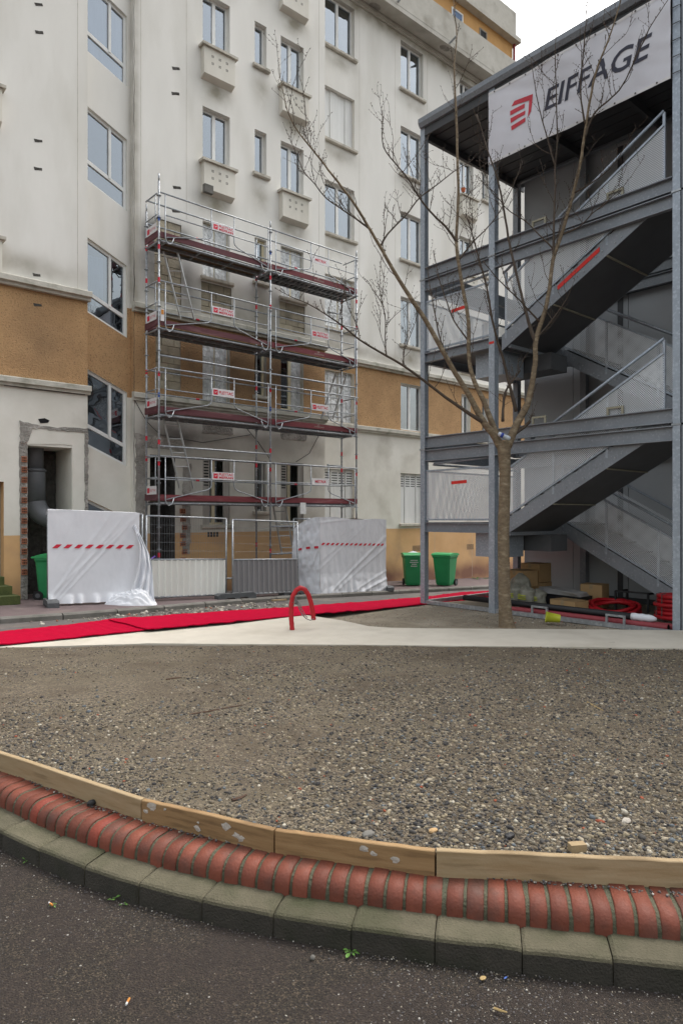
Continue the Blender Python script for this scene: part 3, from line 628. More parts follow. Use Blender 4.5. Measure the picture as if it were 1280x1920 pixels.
# ------------------------------------------------------------------ red carpet
def carpet(pix_lo, pix_hi, zs, label, lift=0.0):
    lo = [on_z(x, y, z + lift) for (x, y), z in zip(pix_lo, zs)]; hi = [on_z(x, y, z + lift) for (x, y), z in zip(pix_hi, zs)]
    n = len(lo) - 1; mb = MB()
    def fn(a, b):
        f = min(a * n, n - 1e-6); i = int(f); k = f - i; p = lo[i].lerp(lo[i + 1], k).lerp(hi[i].lerp(hi[i + 1], k), b)
        e = .012 * fnoise(p.x * 3, p.y * 2) + .008 * fnoise(p.x * 9, p.y * 1.5, 3)
        return p + Vector((0, .03 * fnoise(p.x * 1.3, b * .5, 8), .014 + abs(e) * (1.6 if b in (0, 1) else 1)))
    mb.cm = 0; mb.grid(120, 12, fn); mb.cm = 1; mb.grid(120, 12, lambda a, b: fn(a, b) - Vector((0, 0, .012)), flip=True); mb.cm = 0
    for side in (0, 1): mb.grid(120, 1, lambda a, b, side=side: fn(a, side) - Vector((0, 0, .012 * b)), flip=bool(side) is False)
    for e in (0, 1): mb.grid(12, 1, lambda a, b, e=e: fn(e, a) - Vector((0, 0, .012 * b)), flip=bool(e) is False)
    return tag(mb.build('red_carpet', ['carpet_red', 'carpet_back'], smooth=True), label, 'carpet', 'lengths of red carpet')
carpet([(-230, 1236), (0, 1211), (150, 1196), (290, 1181)], [(-230, 1208), (0, 1186), (110, 1175), (208, 1163)], [.12, .12, .12, .12], 'left length of red carpet, running out of the picture at left')
carpet([(278, 1182), (430, 1168), (575, 1154), (690, 1145), (795, 1134), (860, 1128), (925, 1121)], [(203, 1163), (400, 1149), (545, 1140), (690, 1129), (800, 1120), (860, 1112), (925, 1109)], [.135, .13, .10, .04, .0, -.02, -.02], 'long right length of red carpet, passing behind the red hoop to the stair tower', .004)
# red conduit hoop in the path
c = on_z(548, 1181, .11); dd = c.xy.length * 0 + 9.08
root = thing('conduit_hoop', 'red corrugated conduit bent into a hoop out of the concrete path', 'conduit', tuple(c))
hp = [(548, 1183), (546, 1160), (546, 1135), (549, 1117), (555, 1107), (563, 1102), (571, 1105), (578, 1115), (583, 1130), (586, 1146), (588, 1162)]
D0 = c.x * FW[0] + c.y * FW[1]
hpts = [at_d(x, y, D0 + .1 * i / 10) for i, (x, y) in enumerate(hp)]
dense = []
for i in range(len(hpts) - 1):
    for k in range(5): dense.append(hpts[i].lerp(hpts[i + 1], k / 5))
dense.append(hpts[-1])
mb = MB(); mb.tube(dense, [.031 + (.003 if i % 2 else -.001) for i in range(len(dense))], 10); mb.build('conduit', 'pipe_red', root, smooth=True)
for pth, r in (([(552, 1120), (560, 1138), (566, 1152), (574, 1160), (582, 1163), (588, 1160)], .006), ([(553, 1118), (562, 1136), (570, 1150), (576, 1158)], .006), ([(551, 1124), (558, 1134), (563, 1146), (572, 1158)], .005), ([(548, 1130), (556, 1126), (563, 1132), (567, 1146)], .003)):
    mb = MB(); mb.tube([at_d(x, y, D0 - .03) for x, y in pth], r, 5); mb.build('wire', 'wire', root)

# ================================================================== APARTMENT BUILDING
VB, VR, VS = 14.5, 15.31, 14.66
apt = thing('apartment_building', 'cream rendered apartment block with ochre band and white windows behind the scaffold', 'building', (12, 15, -.4))
WM = ['white_stucco', 'ochre_roughcast', 'lower_render', 'plinth_paint', 'rough_plaster', 'dark_masonry']
BANDS = [-1.2, 1.24, 4.28, 6.28, 20.5]
def bandmat(z): return 3 if z < 1.24 else 2 if z < 4.28 else 1 if z < 6.28 else 0
def wall(u0, u1, v, holes, z1=20.5, name='wall', extra=()):
    mb = MB(); us = sorted({u0, u1, *[h[0] for h in holes], *[h[1] for h in holes]}); us = [a for a in us if u0 <= a <= u1]
    zs = sorted({b for b in BANDS if b < z1} | {z1} | {h[2] for h in holes} | {h[3] for h in holes})
    for i in range(len(us) - 1):
        for j in range(len(zs) - 1):
            cu, cz = (us[i] + us[i + 1]) / 2, (zs[j] + zs[j + 1]) / 2
            if any(h[0] < cu < h[1] and h[2] < cz < h[3] for h in holes): continue
            mb.cm = bandmat(cz); mb.quad((us[i], v, zs[j]), (us[i + 1], v, zs[j]), (us[i + 1], v, zs[j + 1]), (us[i], v, zs[j + 1]))
    for h in holes:
        a, b, c, d, dep = h[:5]; mb.cm = h[5] if len(h) > 5 else (bandmat((c + d) / 2)); w_ = v + dep
        if mb.cm == 1: mb.cm = 2
        mb.quad((a, v, c), (a, v, d), (a, w_, d), (a, w_, c)); mb.quad((b, v, d), (b, v, c), (b, w_, c), (b, w_, d))
        mb.quad((a, v, d), (b, v, d), (b, w_, d), (a, w_, d)); mb.quad((b, v, c), (a, v, c), (a, w_, c), (b, w_, c))
    for e in extra: mb.cm = e[0]; mb.quad(*e[1:])
    return mb.build(name, WM, apt)
def rect_frame(mb, a, b, c, d, v0, v1, t):
    mb.box((a, v0, c), (b, v1, c + t)).box((a, v0, d - t), (b, v1, d)).box((a, v0, c + t), (a + t, v1, d - t)).box((b - t, v0, c + t), (b, v1, d - t))
def pane(parent, a, b, c, d, v, mat='glass'):
    mb = MB(); mb.box((a, v, c), (b, v + .006, d)); return mb.build('pane', mat, parent)
def window_sheet(parent, a, b, c, d, v, mat, amp=.012):  # sheet in a window: cloth, film, painted sky reflection, painted dark room
    mb = MB(); ph = random.uniform(0, 6); mb.grid(24, 2, lambda s, t: (a + (b - a) * s, v + amp * math.sin(s * (b - a) * 55 + ph) + .01 * math.sin(s * 9 + ph), c + (d - c) * t))
    mb.build('curtain', mat, parent, smooth=True)
def window(a, b, c, d, v, dep=.19, fm='window_white', cur=('curtain_dark', 'curtain_dark'), sill=True, split=.5, label=None, closed=None, sill_w=.07):
    w_ = v + dep; t = .055; mb = MB()
    if closed:                                        # folded slatted shutter, closed
        n = 4; wd = (b - a) / n
        for i in range(n):
            s0 = a + i * wd + .004; fold = .02 * (i % 2)
            mb.box((s0, w_ - .06 - fold, c + .01), (s0 + wd - .008, w_ - .03 - fold, d - .01))
        win = mb.build('window', closed, apt, label=label)
        if closed == 'shutter_white' and c < 3:
            mb = MB()
            for i in range(n):
                for r_ in range(5): mb.box((a + i * wd + .04, w_ - .0635 - .02 * (i % 2), d - .12 - r_ * .075), (a + (i + 1) * wd - .04, w_ - .05, d - .095 - r_ * .075))
            mb.build('vent_slot', 'dark_hole', win)
    else:
        rect_frame(mb, a, b, c, d, w_ - .06, w_ + .02, t)
        m = a + (b - a) * split
        if split: mb.box((m - t * .8, w_ - .062, c + t), (m + t * .8, w_ + .018, d - t))
        win = mb.build('window', fm, apt, label=label)
        leafs = ((a + t, m - t * .8), (m + t * .8, b - t)) if split else ((a + t, b - t),)
        for (p, q), cm_ in zip(leafs, cur):
            pane(win, p - .004, q + .004, c + t - .004, d - t + .004, w_ - .03)
            window_sheet(win, p - .03, q + .03, c + .02, d - .02, w_ - .075 if cm_ == 'plastic_film' else w_ + .10, cm_, .008)
    if sill:
        mb = MB(); h_ = .10; o = .09
        mb.prism([(a - sill_w, v - o, c - h_ * .75), (a - sill_w, v - o, c - .012), (a - sill_w, v - .01, c + .004), (a - sill_w, v - .01, c - h_), (a - sill_w, v - o + .03, c - h_)], (b - a + 2 * sill_w, 0, 0))
        mb.box((a + .002, v - .012, c - .004), (b - .002, w_ - .058, c + .008))
        mb.build('sill', 'sill_concrete', win)
    return win
def flower_box(a, b, z, v):
    mb = MB(); p = .16
    mb.prism([(a - .05, v + .0, z - .78), (a - .05, v - p + .03, z - .72), (a - .05, v - p, z - .70), (a - .05, v - p, z - .06), (a - .05, v, z - .06)], (b - a + .10, 0, 0))
    bx = mb.build('window_box', 'stone_box', apt)
    mb = MB(); mb.box((a - .11, v - p - .06, z - .06), (b + .11, v + .02, z + .0)); mb.build('capping', 'sill_concrete', bx)
    mb = MB()
    for i in range(3):
        for j in range(2):
            cu = a + (b - a) * (.24 + .26 * i); cz = z - .24 - j * .17
            for du in (-.016, .016):
                for dz in (-.016, .016): mb.box((cu + du - .010, v - p - .002, cz + dz - .010), (cu + du + .010, v - p + .01, cz + dz + .010))
    mb.build('perforation', 'dark_hole', bx); return bx  # dark blocks on the face, painting the shade inside the holes
pm('stone_box', (0.714, 0.683, 0.609), (0.630, 0.598, 0.525), 1.8, .9, .25, 80, stretch=(0.850, 0.850, 0.420), c3=(0.504, 0.478, 0.410), s3=1.6, t3=(.54, .8), bdist=.005)
F0 = 2.74
P1, NN, P2 = (8.18, 8.93), (9.66, 10.02), (10.47, 11.22)
A_, B_, C_, D_ = (12.62, 13.78), (15.77, 16.83), (18.72, 19.46), (19.97, 20.32)
tops = [8.70 + F0 * k for k in range(4)]             # upper storeys
# ---- left block
LW = (2.62, 3.66)
hl = [(LW[0], LW[1], t - 1.45, t, .19) for t in tops[1:]] + [(LW[0], LW[1], 7.0, 8.5, .19), (4.22, 5.10, -.2, 3.05, 1.0, 2), (LW[0] + .2, 3.78, -.1, 2.3, .3), (LW[0], 3.55, 4.6, 5.9, .19)]
wall(-2.0, 5.43, VB, hl, extra=[(5, (4.22, VB + 1.0, -.2), (5.10, VB + 1.0, -.2), (5.10, VB + 1.0, 3.05), (4.22, VB + 1.0, 3.05)), (0, (5.43, VB, -1), (5.43, VS + .1, -1), (5.43, VS + .1, 20.5), (5.43, VB, 20.5))])
for t in tops[1:] + [8.5]:
    window(LW[0], LW[1], t - 1.45, t, VB, cur=('curtain_dark', 'curtain_blue'), sill=False); flower_box(LW[0], LW[1], t - 1.45, VB)
window(LW[0] + .2, 3.78, -.1, 2.3, VB, .3, closed='shutter_grey', sill=False); window(LW[0], 3.55, 4.6, 5.9, VB, cur=('curtain_dark',) * 2)
# ---- stair strip with slanting windows
SL = -.455
su0, su1 = 5.44, 6.45
def sz(z, u): return z + SL * (u - 5.51)
mb = MB(); segs = [(11.61 + 2.78, 13.19 + 2.78), (11.61, 13.19), (8.83, 10.43), (6.0, 7.61), (3.12, 4.78), (.3, 1.98)]
edges = [20.5] + [e for s_ in segs for e in (s_[1], s_[0])] + [-1.2]
wl, wr = su0, 6.37
def strip(u0, u1, za, zb):            # split at the band borders along the slope
    for lo, hi in zip(BANDS, BANDS[1:]):
        f = lambda z, u: min(hi, max(lo, sz(z, u) if -1.1 < z < 20 else z))
        q = [(u0, VS, f(zb, u0)), (u1, VS, f(zb, u1)), (u1, VS, f(za, u1)), (u0, VS, f(za, u0))]
        if q[3][2] - q[0][2] > 1e-4 or q[2][2] - q[1][2] > 1e-4:
            mb.cm = bandmat((lo + hi) / 2); mb.quad(*q)
for i in range(0, len(edges), 2): strip(su0, wr, edges[i], edges[i + 1])
for lo, hi in zip(BANDS, BANDS[1:]): mb.cm = bandmat((lo + hi) / 2); mb.quad((wr, VS, lo), (su1, VS, lo), (su1, VS, hi), (wr, VS, hi)); mb.quad((su1, VS, lo), (su1, VB, lo), (su1, VB, hi), (su1, VS, hi))
for z0, z1 in segs:
    mb.cm = bandmat(z0)
    if mb.cm == 1: mb.cm = 2
    w_ = VS + .14
    mb.quad((wl, VS, sz(z1, wl)), (wr, VS, sz(z1, wr)), (wr, w_, sz(z1, wr)), (wl, w_, sz(z1, wl)))
    mb.quad((wr, VS, sz(z1, wr)), (wr, VS, sz(z0, wr)), (wr, w_, sz(z0, wr)), (wr, w_, sz(z1, wr)))
    mb.quad((wl, VS, sz(z0, wl)), (wr, VS, sz(z0, wr)), (wr, w_, sz(z0, wr)), (wl, w_, sz(z0, wl)))
mb.build('stair_wall', WM, apt)
for k, (z0, z1) in enumerate(segs):
    v0 = VS + .09; t = .062; mb = MB(); mid = 6.0; zt = z0 + .46
    P_ = lambda u, z: Vector((u, v0, sz(z, u)))
    mb.bar(P_(wl + .03, z0), P_(wl + .03, z1), t, .06, (0, 1, 0)); mb.bar(P_(wr - .03, z0), P_(wr - .03, z1), t, .06, (0, 1, 0))
    for z_ in (z0 + .03, z1 - .03): mb.bar(P_(wl, z_) + Vector((0, .003, 0)), P_(wr, z_) + Vector((0, .003, 0)), t, .06)
    mb.bar(P_(wl, zt) + Vector((0, .004, 0)), P_(wr, zt) + Vector((0, .004, 0)), .075, .06); mb.bar(P_(mid, zt), P_(mid, z1), .085, .056, (0, 1, 0))
    win = mb.build('stair_window', 'window_white', apt)
    def ppane(ua, ub, za, zb, mat, name, dv):
        m2 = MB(); m2.quad((ua, v0 + dv, sz(za, ua)), (ub, v0 + dv, sz(za, ub)), (ub, v0 + dv, sz(zb, ub)), (ua, v0 + dv, sz(zb, ua))); m2.build(name, mat, win)
    ppane(wl + .04, mid - .03, zt + .02, z1 - .04, 'glass', 'pane', .01); ppane(mid + .03, wr - .04, zt + .02, z1 - .04, 'glass', 'pane', .01); ppane(wl + .04, wr - .04, z0 + .04, zt - .02, 'glass', 'pane', .01)
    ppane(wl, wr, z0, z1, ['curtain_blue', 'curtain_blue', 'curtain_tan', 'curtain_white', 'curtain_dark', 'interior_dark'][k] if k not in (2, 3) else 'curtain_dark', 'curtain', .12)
    if k == 3: window_sheet(win, wl + .05, mid - .1, sz(zt, mid), z1 - .3, v0 + .08, 'curtain_blue', .01)
# ---- projecting bay behind the scaffold
hb = []
for k, t in enumerate(tops):
    hb += [(P1[0], P1[1], t - 1.33, t, .19), (NN[0], NN[1], t - 1.10, t, .19), (P2[0], P2[1], t - 1.33, t, .19)]
hb += [(P1[0], P1[1], 4.42, 5.92, .19), (NN[0], NN[1], 4.7, 5.92, .19), (P2[0], P2[1], 4.42, 5.92, .19)]
hb += [(P1[0], P1[1], 1.42, 3.04, .22), (NN[0], NN[1], 1.75, 3.04, .22), (P2[0], P2[1], 1.42, 3.04, .22)]
hb += [(6.84, 7.46, -.2, 3.02, .7, 5), (6.95, 7.62, 6.55, 8.42, .06, 4), (6.98, 7.60, 4.55, 5.95, .06, 4), (8.14, 8.97, 6.48, 7.24, .05, 4), (10.43, 11.26, 6.48, 7.24, .05, 4)]
bx = [(5, (6.84, VB + .7, -.2), (7.46, VB + .7, -.2), (7.46, VB + .7, 3.02), (6.84, VB + .7, 3.02))]
for h in hb[-4:]: bx.append((4, (h[0], VB + .06, h[2]), (h[1], VB + .06, h[2]), (h[1], VB + .06, h[3]), (h[0], VB + .06, h[3])))
bx += [(bandmat((lo + hi) / 2), (11.96, VB, lo), (11.96, VR + .05, lo), (11.96, VR + .05, hi), (11.96, VB, hi)) for lo, hi in zip(BANDS, BANDS[1:])]
wall(6.45, 11.96, VB, hb, extra=bx)
def block_fill(a, b, c, d, rows, cols, off=.5):
    h_ = (d - c) / rows
    for r_ in range(rows):
        w_ = (b - a) / cols; xs = [a] + [a + w_ * (i + (off if r_ % 2 else 1)) for i in range(cols if r_ % 2 else cols - 1)] + [b]
        for p, q in zip(xs, xs[1:]):
            if q - p < .03: continue
            mb = MB(); e = random.uniform(0, .014); mb.box((p + .006, VB + .022 - e, c + r_ * h_ + .006), (q - .006, VB + .058, c + (r_ + 1) * h_ - .006)); mb.build('block', 'cream_block', apt)
block_fill(6.95, 7.62, 6.55, 8.42, 9, 2); block_fill(6.98, 7.60, 4.55, 5.95, 7, 2); block_fill(8.14, 8.97, 6.48, 7.24, 4, 2); block_fill(10.43, 11.26, 6.48, 7.24, 4, 2)
for k, t in enumerate(tops):
    if k == 0:
        for (a, b), cu_ in ((P1, 'plastic_film'), (NN, 'curtain_tan'), (P2, 'plastic_film')):
            window(a, b, t - (1.10 if b - a < .5 else 1.33), t, VB, fm='window_cream', cur=(cu_, cu_), split=.5 if b - a > .5 else 0)
    else:
        window(*P1, t - 1.33, t, VB, cur=('curtain_blue', 'curtain_white') if k > 1 else ('curtain_blue', 'curtain_blue'), sill=False); flower_box(*P1, t - 1.33, VB)
        window(*NN, t - 1.10, t, VB, cur=('curtain_blue',) if k != 1 else ('curtain_dark',), split=0)
        window(*P2, t - 1.33, t, VB, cur=('curtain_blue', 'curtain_blue'), sill=False); flower_box(*P2, t - 1.33, VB)
window(*P1, 4.42, 5.92, VB, fm='window_cream', cur=('plastic_film',) * 2); window(*NN, 4.7, 5.92, VB, fm='window_cream', cur=('curtain_dark',), split=0); window(*P2, 4.42, 5.92, VB, fm='window_cream', cur=('curtain_dark', 'plastic_film'))
def half_shutter(a, b, c, d):          # one leaf folded back, dark room behind
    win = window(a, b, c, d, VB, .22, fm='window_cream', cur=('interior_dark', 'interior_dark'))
    mb = MB(); wd = (b - a) * .26
    mb.box((a + .01, VB + .02, c + .01), (a + wd, VB + .045, d - .01)); mb.box((b - wd * .9, VB + .02, c + .01), (b - .01, VB + .045, d - .01)); mb.build('shutter', 'shutter_grey', win)
    mb = MB()
    for r_ in range(9): mb.box((a + .04, VB + .0165, d - .12 - r_ * .07), (a + wd - .03, VB + .03, d - .09 - r_ * .07))
    mb.build('shutter_slot', 'dark_hole', win)
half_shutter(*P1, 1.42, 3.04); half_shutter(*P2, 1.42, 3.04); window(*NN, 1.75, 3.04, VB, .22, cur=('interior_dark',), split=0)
mb = MB()
for i in range(4): mb.tube([(NN[0] + .05 + i * .087, VB + .05, 1.77), (NN[0] + .05 + i * .087, VB + .05, 3.03)], .008, 6)
mb.build('window_bar', 'cable', apt)
# ---- recessed wall to the right
hr = []
for k, t in enumerate(tops):
    for q in (A_, B_): hr.append((*q, t - 1.53, t, .19))
    hr.append((*C_, t - 1.33, t, .19)); hr.append((*D_, t - 1.10, t, .19))
for q in (A_, B_): hr += [(*q, 4.42, 5.92, .19), (*q, 1.40, 3.02, .16)]
hr += [(18.80, 19.30, 4.42, 5.92, .19), (*D_, 4.7, 5.92, .19)]
wall(11.96, 24.2, VR, hr, z1=17.30)
LABA = {}
for k, t in enumerate(tops):
    if k == 2: window(*A_, t - 1.53, t, VR, closed='shutter_white', label='closed white folding shutter')
    elif k == 0: window(*A_, t - 1.53, t, VR, fm='window_cream', cur=('plastic_film',) * 2)
    else: window(*A_, t - 1.53, t, VR, cur=('curtain_blue', 'curtain_dark' if k == 3 else 'curtain_blue'))
    window(*B_, t - 1.53, t, VR, cur=[('curtain_tan', 'curtain_tan'), ('curtain_white', 'curtain_blue'), ('curtain_white', 'curtain_white'), ('curtain_blue', 'curtain_dark')][k])
    window(*C_, t - 1.33, t, VR, cur=('curtain_blue', 'curtain_blue'), sill=False); flower_box(*C_, t - 1.33, VR); window(*D_, t - 1.10, t, VR, cur=('curtain_dark',), split=0)
window(*A_, 4.42, 5.92, VR, fm='window_cream', cur=('plastic_film',) * 2); window(*B_, 4.42, 5.92, VR, cur=('curtain_white', 'curtain_blue'), sill=False); window(18.80, 19.30, 4.42, 5.92, VR, cur=('curtain_white', 'curtain_dark'), sill=False); window(*D_, 4.7, 5.92, VR, cur=('curtain_dark',), split=0, sill=False)
window(*A_, 1.40, 3.02, VR, .16, closed='shutter_white'); window(*B_, 1.40, 3.02, VR, .16, closed='shutter_white')
# ---- cornice, ledge, eave, attic
def trim(u0, u1, v, z0, z1, p, name, mat='stone_trim'):
    mb = MB(); n = 10; h_ = z1 - z0
    mb.prism([(u0, v + .02, z0), (u0, v - p * .55, z0), (u0, v - p * .6, z0 + h_ * .3), (u0, v - p, z0 + h_ * .36), (u0, v - p, z1 - h_ * .1), (u0, v - p + .02, z1), (u0, v + .02, z1 + .02)], (u1 - u0, 0, 0)); return mb.build(name, mat, apt)
for u0, u1, v in ((-2, 5.47, VB), (6.42, 11.985, VB), (11.987, 24.2, VR)):
    trim(u0, u1, v, 6.18, 6.37, .17, 'cornice'); trim(u0, u1, v, 4.20, 4.38, .13, 'ledge')
mb = MB(); mb.box((11.99, 14.77, 17.26), (24.2, VR + .3, 17.40)); ev = mb.build('eave', 'soffit_concrete', apt)
mb = MB(); mb.box((11.99, 14.765, 17.402), (24.2, 14.95, 18.34)); mb.build('parapet', 'soffit_concrete', ev)
trim(11.97, 24.2, VR, 17.10, 17.258, .10, 'cove', 'soffit_concrete')
for x, y in ((703, 12), (833, 90)):
    p = on_z(x, y, 17.262); mb = MB(); mb.add([(p.x + .22 * math.cos(a * .7) * (1 + .3 * fnoise(a, x)), p.y + .13 * math.sin(a * .7) * (1 + .3 * fnoise(a, y)), 17.2585 - (.001 if a % 2 else 0)) for a in range(9)], [tuple(range(9))]); mb.build('spalled_patch', 'rough_plaster', ev)
for x, y in ((748, 2), (845, 80)):
    p = on_v(x, y, 14.72); mb = MB(); mb.tube([(p.x, 14.80, p.z), (p.x - .05, 14.45, p.z + .05)], .035, 8); mb.build('spout', 'galv', ev)
at = MB(); VA = 16.35; at.box((12.0, VA, 18.0), (23.3, VA + 5, 20.72)); att = at.build('attic_wall', 'attic_ochre', apt)
mb = MB(); mb.box((11.9, VA - .28, 20.72), (23.5, VA + 5.2, 20.9)); mb.box((11.95, VA - .10, 20.902), (23.4, VA + 5.1, 22.0)); mb.build('attic_parapet', 'soffit_concrete', att)
for u0, u1 in ((19.5, 20.15), (21.15, 21.6), (16.0, 16.9)):
    mb = MB(); rect_frame(mb, u0, u1, 19.3, 20.4, VA - .03, VA + .02, .05); w2 = mb.build('attic_window', 'window_white' if u1 < 21 else 'rough_plaster', att)
    mb = MB(); mb.box((u0 + .05, VA - .012, 19.35), (u1 - .05, VA - .004, 20.35)); mb.build('pane', 'interior_dark' if u1 > 21 else 'curtain_blue', w2)
mb = MB(); mb.tube([(23.34, VA - .05, 17.5), (23.34, VA - .05, 20.72)], .055, 8); mb.build('downpipe', 'red_pipe', apt)
mb = MB(); mb.box((-2, VR + .45, -1.2), (24.2, 26, 17.25)); mb.box((-2, VB + 1.6, 17.252), (11.96, 26, 20.5)); mb.build('building_core', 'interior_dark', apt)
mb = MB(); mb.quad((24.2, VR, -1.2), (24.2, 26, -1.2), (24.2, 26, 17.3), (24.2, VR, 17.3)); mb.build('end_wall', 'lower_render', apt)
# ---- damage on the left: broken doorway, duct, hollow bricks
def ragged(pix, v, th, name, mat, jit=.02, sub=6):
    pts = [on_v(x, y, v) for x, y in pix]; poly = []
    for a, b in zip(pts, pts[1:] + pts[:1]):
        n = max(1, int((b - a).length / .07))
        for i in range(n): q = a.lerp(b, i / n); poly.append((q.x + random.uniform(-jit, jit), v - th, q.z + random.uniform(-jit, jit)))
    mb = MB(); mb.prism(poly, (0, th + .002, 0)); return mb.build(name, mat, apt)
ragged([(137, 868), (137, 1112), (163, 1110), (164, 812), (142, 806), (52, 800), (52, 833), (135, 834)], VB, .012, 'broken_render', 'lower_render', .012)
ragged([(160, 1112), (164, 1112), (165, 805), (158, 805)], VB, .03, 'broken_edge', 'rough_plaster', .012)
ragged([(38, 790), (60, 795), (100, 801), (163, 804), (164, 812), (120, 808), (60, 803), (50, 832), (38, 830)], VB, .028, 'broken_edge', 'rough_plaster', .016)
ragged([(36, 832), (52, 832), (52, 1125), (40, 1125)], VB, .008, 'broken_edge', 'rough_plaster', .008)
ragged([(72, 786), (84, 784), (93, 788), (90, 793), (76, 793)], VB, .012, 'vent_slot', 'dark_hole', .006)
def hollow_brick(u, z, w_, h_, v):
    mb = MB(); mb.box((u, v - .035, z), (u + w_, v + .05, z + h_)); b_ = mb.build('hollow_brick', 'terracotta', apt); mb = MB()
    for i in range(3):
        for j in range(2): mb.box((u + w_ * (.12 + .29 * i), v - .038, z + h_ * (.16 + .42 * j)), (u + w_ * (.12 + .29 * i) + w_ * .18, v - .02, z + h_ * (.16 + .42 * j) + h_ * .28))
    mb.build('cell', 'dark_hole', b_)
for i in range(12): hollow_brick(4.105, .45 + i * .205, .10, .115, VB)
for i in range(11): hollow_brick(7.60 + .03 * math.sin(i * 2), -.02 + i * .19, .13, .11, VB)
ragged([(343, 875), (358, 868), (356, 1037), (342, 1037)], VB, .02, 'broken_edge', 'rough_plaster', .02)
ragged([(254, 812), (272, 815), (274, 1037), (256, 1037)], VB, .02, 'broken_edge', 'rough_plaster', .02)
ragged([(276, 815), (345, 826), (345, 846), (276, 838)], VB, .015, 'broken_edge', 'rough_plaster', .02)
for q in ((380, 436, 788, 812), (527, 574, 804, 823)): ragged([(q[0], q[2]), (q[1], q[2] + 6), (q[1], q[3] + 4), (q[0], q[3])], VB, .015, 'broken_edge', 'rough_plaster', .015)
du = MB(); c0 = (4.52, 15.0); du.tube([(c0[0], c0[1], 3.3), (c0[0], c0[1], 2.62)], .165, 14); du.tube([(c0[0], c0[1], 2.62), (c0[0], c0[1], 2.5), (c0[0], c0[1], 1.92)], [.185, .20, .20], 14)
du.tube([(c0[0], c0[1], 2.56), (c0[0], c0[1], 2.60)], .215, 14)
el = [(c0[0] + .32 * (1 - math.cos(a)), c0[1] - .2 * (1 - math.cos(a)), 1.93 - .36 * math.sin(a)) for a in np.linspace(0, 1.5, 8)]
du.tube(el, [.205, .215, .215, .21, .205, .2, .2, .2], 14, caps=False); d_ = du.build('duct', 'duct_grey', apt, smooth=True)
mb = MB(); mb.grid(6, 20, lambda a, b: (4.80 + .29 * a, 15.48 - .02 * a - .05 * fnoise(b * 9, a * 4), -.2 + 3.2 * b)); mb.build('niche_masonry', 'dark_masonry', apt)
# ---- slots, grilles, crack, cables
for x, y in ((73, 8), (74, 60), (72, 263), (72, 316), (330, 128), (329, 175), (332, 351), (69, 515), (71, 571), (330, 395)):
    ragged([(x - 8, y - 3), (x + 7, y - 1), (x + 8, y + 4), (x - 6, y + 3)], VB, .004, 'vent_slot', 'dark_masonry', .006)
for x, y in ((780, 1028), (881, 1025)):
    p = on_v(x, y, VR); mb = MB()
    for i in range(8):
        for j in range(5): mb.box((p.x - .18 + i * .047, VR - .003, p.z - .09 + j * .038), (p.x - .18 + i * .047 + .032, VR + .01, p.z - .09 + j * .038 + .022))
    mb.build('vent_grille', 'dark_masonry', apt)
p = on_v(400, 1002, VB); mb = MB()
for i in range(4): mb.box((p.x - .16 + i * .08, VB - .003, p.z - .06), (p.x - .10 + i * .08, VB + .01, p.z + .06))
mb.build('vent_grille', 'dark_masonry', apt)
cr = MB(); zc_ = 16.5; uu = 6.47
pl = []
while zc_ > 2.0: pl.append((6.465 + .018 * fnoise(zc_ * 3, 1), zc_)); zc_ -= .06
for a, b in zip(pl, pl[1:]):
    wd = .004 + .012 * max(0, fnoise(a[1] * .8, 4)); cr.quad((a[0] - wd, VB - .003, a[1]), (b[0] - wd, VB - .003, b[1]), (b[0] + wd, VB - .003, b[1]), (a[0] + wd, VB - .003, a[1]))
cr.build('crack', 'dark_masonry', apt)
def cable_run(pix, v, r=.012):
    mb = MB(); mb.tube([on_v(x, y, v) for x, y in pix], r, 5); mb.build('cable', 'cable', apt)
cable_run([(8, 722), (80, 731), (160, 740)], VB - .03); cable_run([(250, 745), (275, 790), (300, 815), (380, 830), (470, 815)], VB - .03, .009); cable_run([(460, 800), (485, 830), (507, 862)], VB - .03, .009); cable_run([(600, 812), (580, 850), (555, 866)], VB - .03, .009)
mb = MB(); p = on_v(880, 366, VR - .12); mb.tube([(p.x - .35, VR - .12, p.z), (p.x - .35, VR - .12, p.z + .13)], [.06, .085], 10); mb.build('flower_pot', 'orange_pot', apt)
p = on_v(388, 355, VB - .22); mb = MB(); mb.box((p.x - .1, VB - .30, p.z - .1), (p.x + .13, VB - .2, p.z + .09)); mb.build('junction_box', 'far_kerb', apt)
# mossy steps at the far left
p = on_g(8, 1135, .1); root = thing('stone_steps', 'mossy stone doorsteps at the far left foot of the wall', 'steps', (3.35, 14.0, gz(3.3, 14) + .1)); z0 = gz(3.3, 14) + .1
for i in range(3): mb = MB(); mb.box((2.4, 13.55 + i * .3, z0 + i * .16 - .01), (3.82 - i * .06, 14.49, z0 + (i + 1) * .16 - .012)); mb.build('step', 'moss_green', root)

for u, v, z0, z1 in [(13.98, VR, 6.4, 17.05), (15.52, VR, 6.4, 17.05), (17.03, VR, 6.4, 17.05), (18.4, VR, 6.4, 17.05), (5.22, VB, 6.4, 20.4), (7.75, VB, 8.6, 20.4), (11.75, VB, 8.6, 20.4), (6.62, VB, 6.9, 20.4), (14.9, VR, -.35, 1.2), (17.4, VR, -.4, 1.2), (19.4, VR, -.5, 1.2)]:
    mb = MB(); mb.box((u - .004, v - .002, z0), (u + .004, v + .01, z1)); mb.build('render_joint', 'sill_concrete', apt)

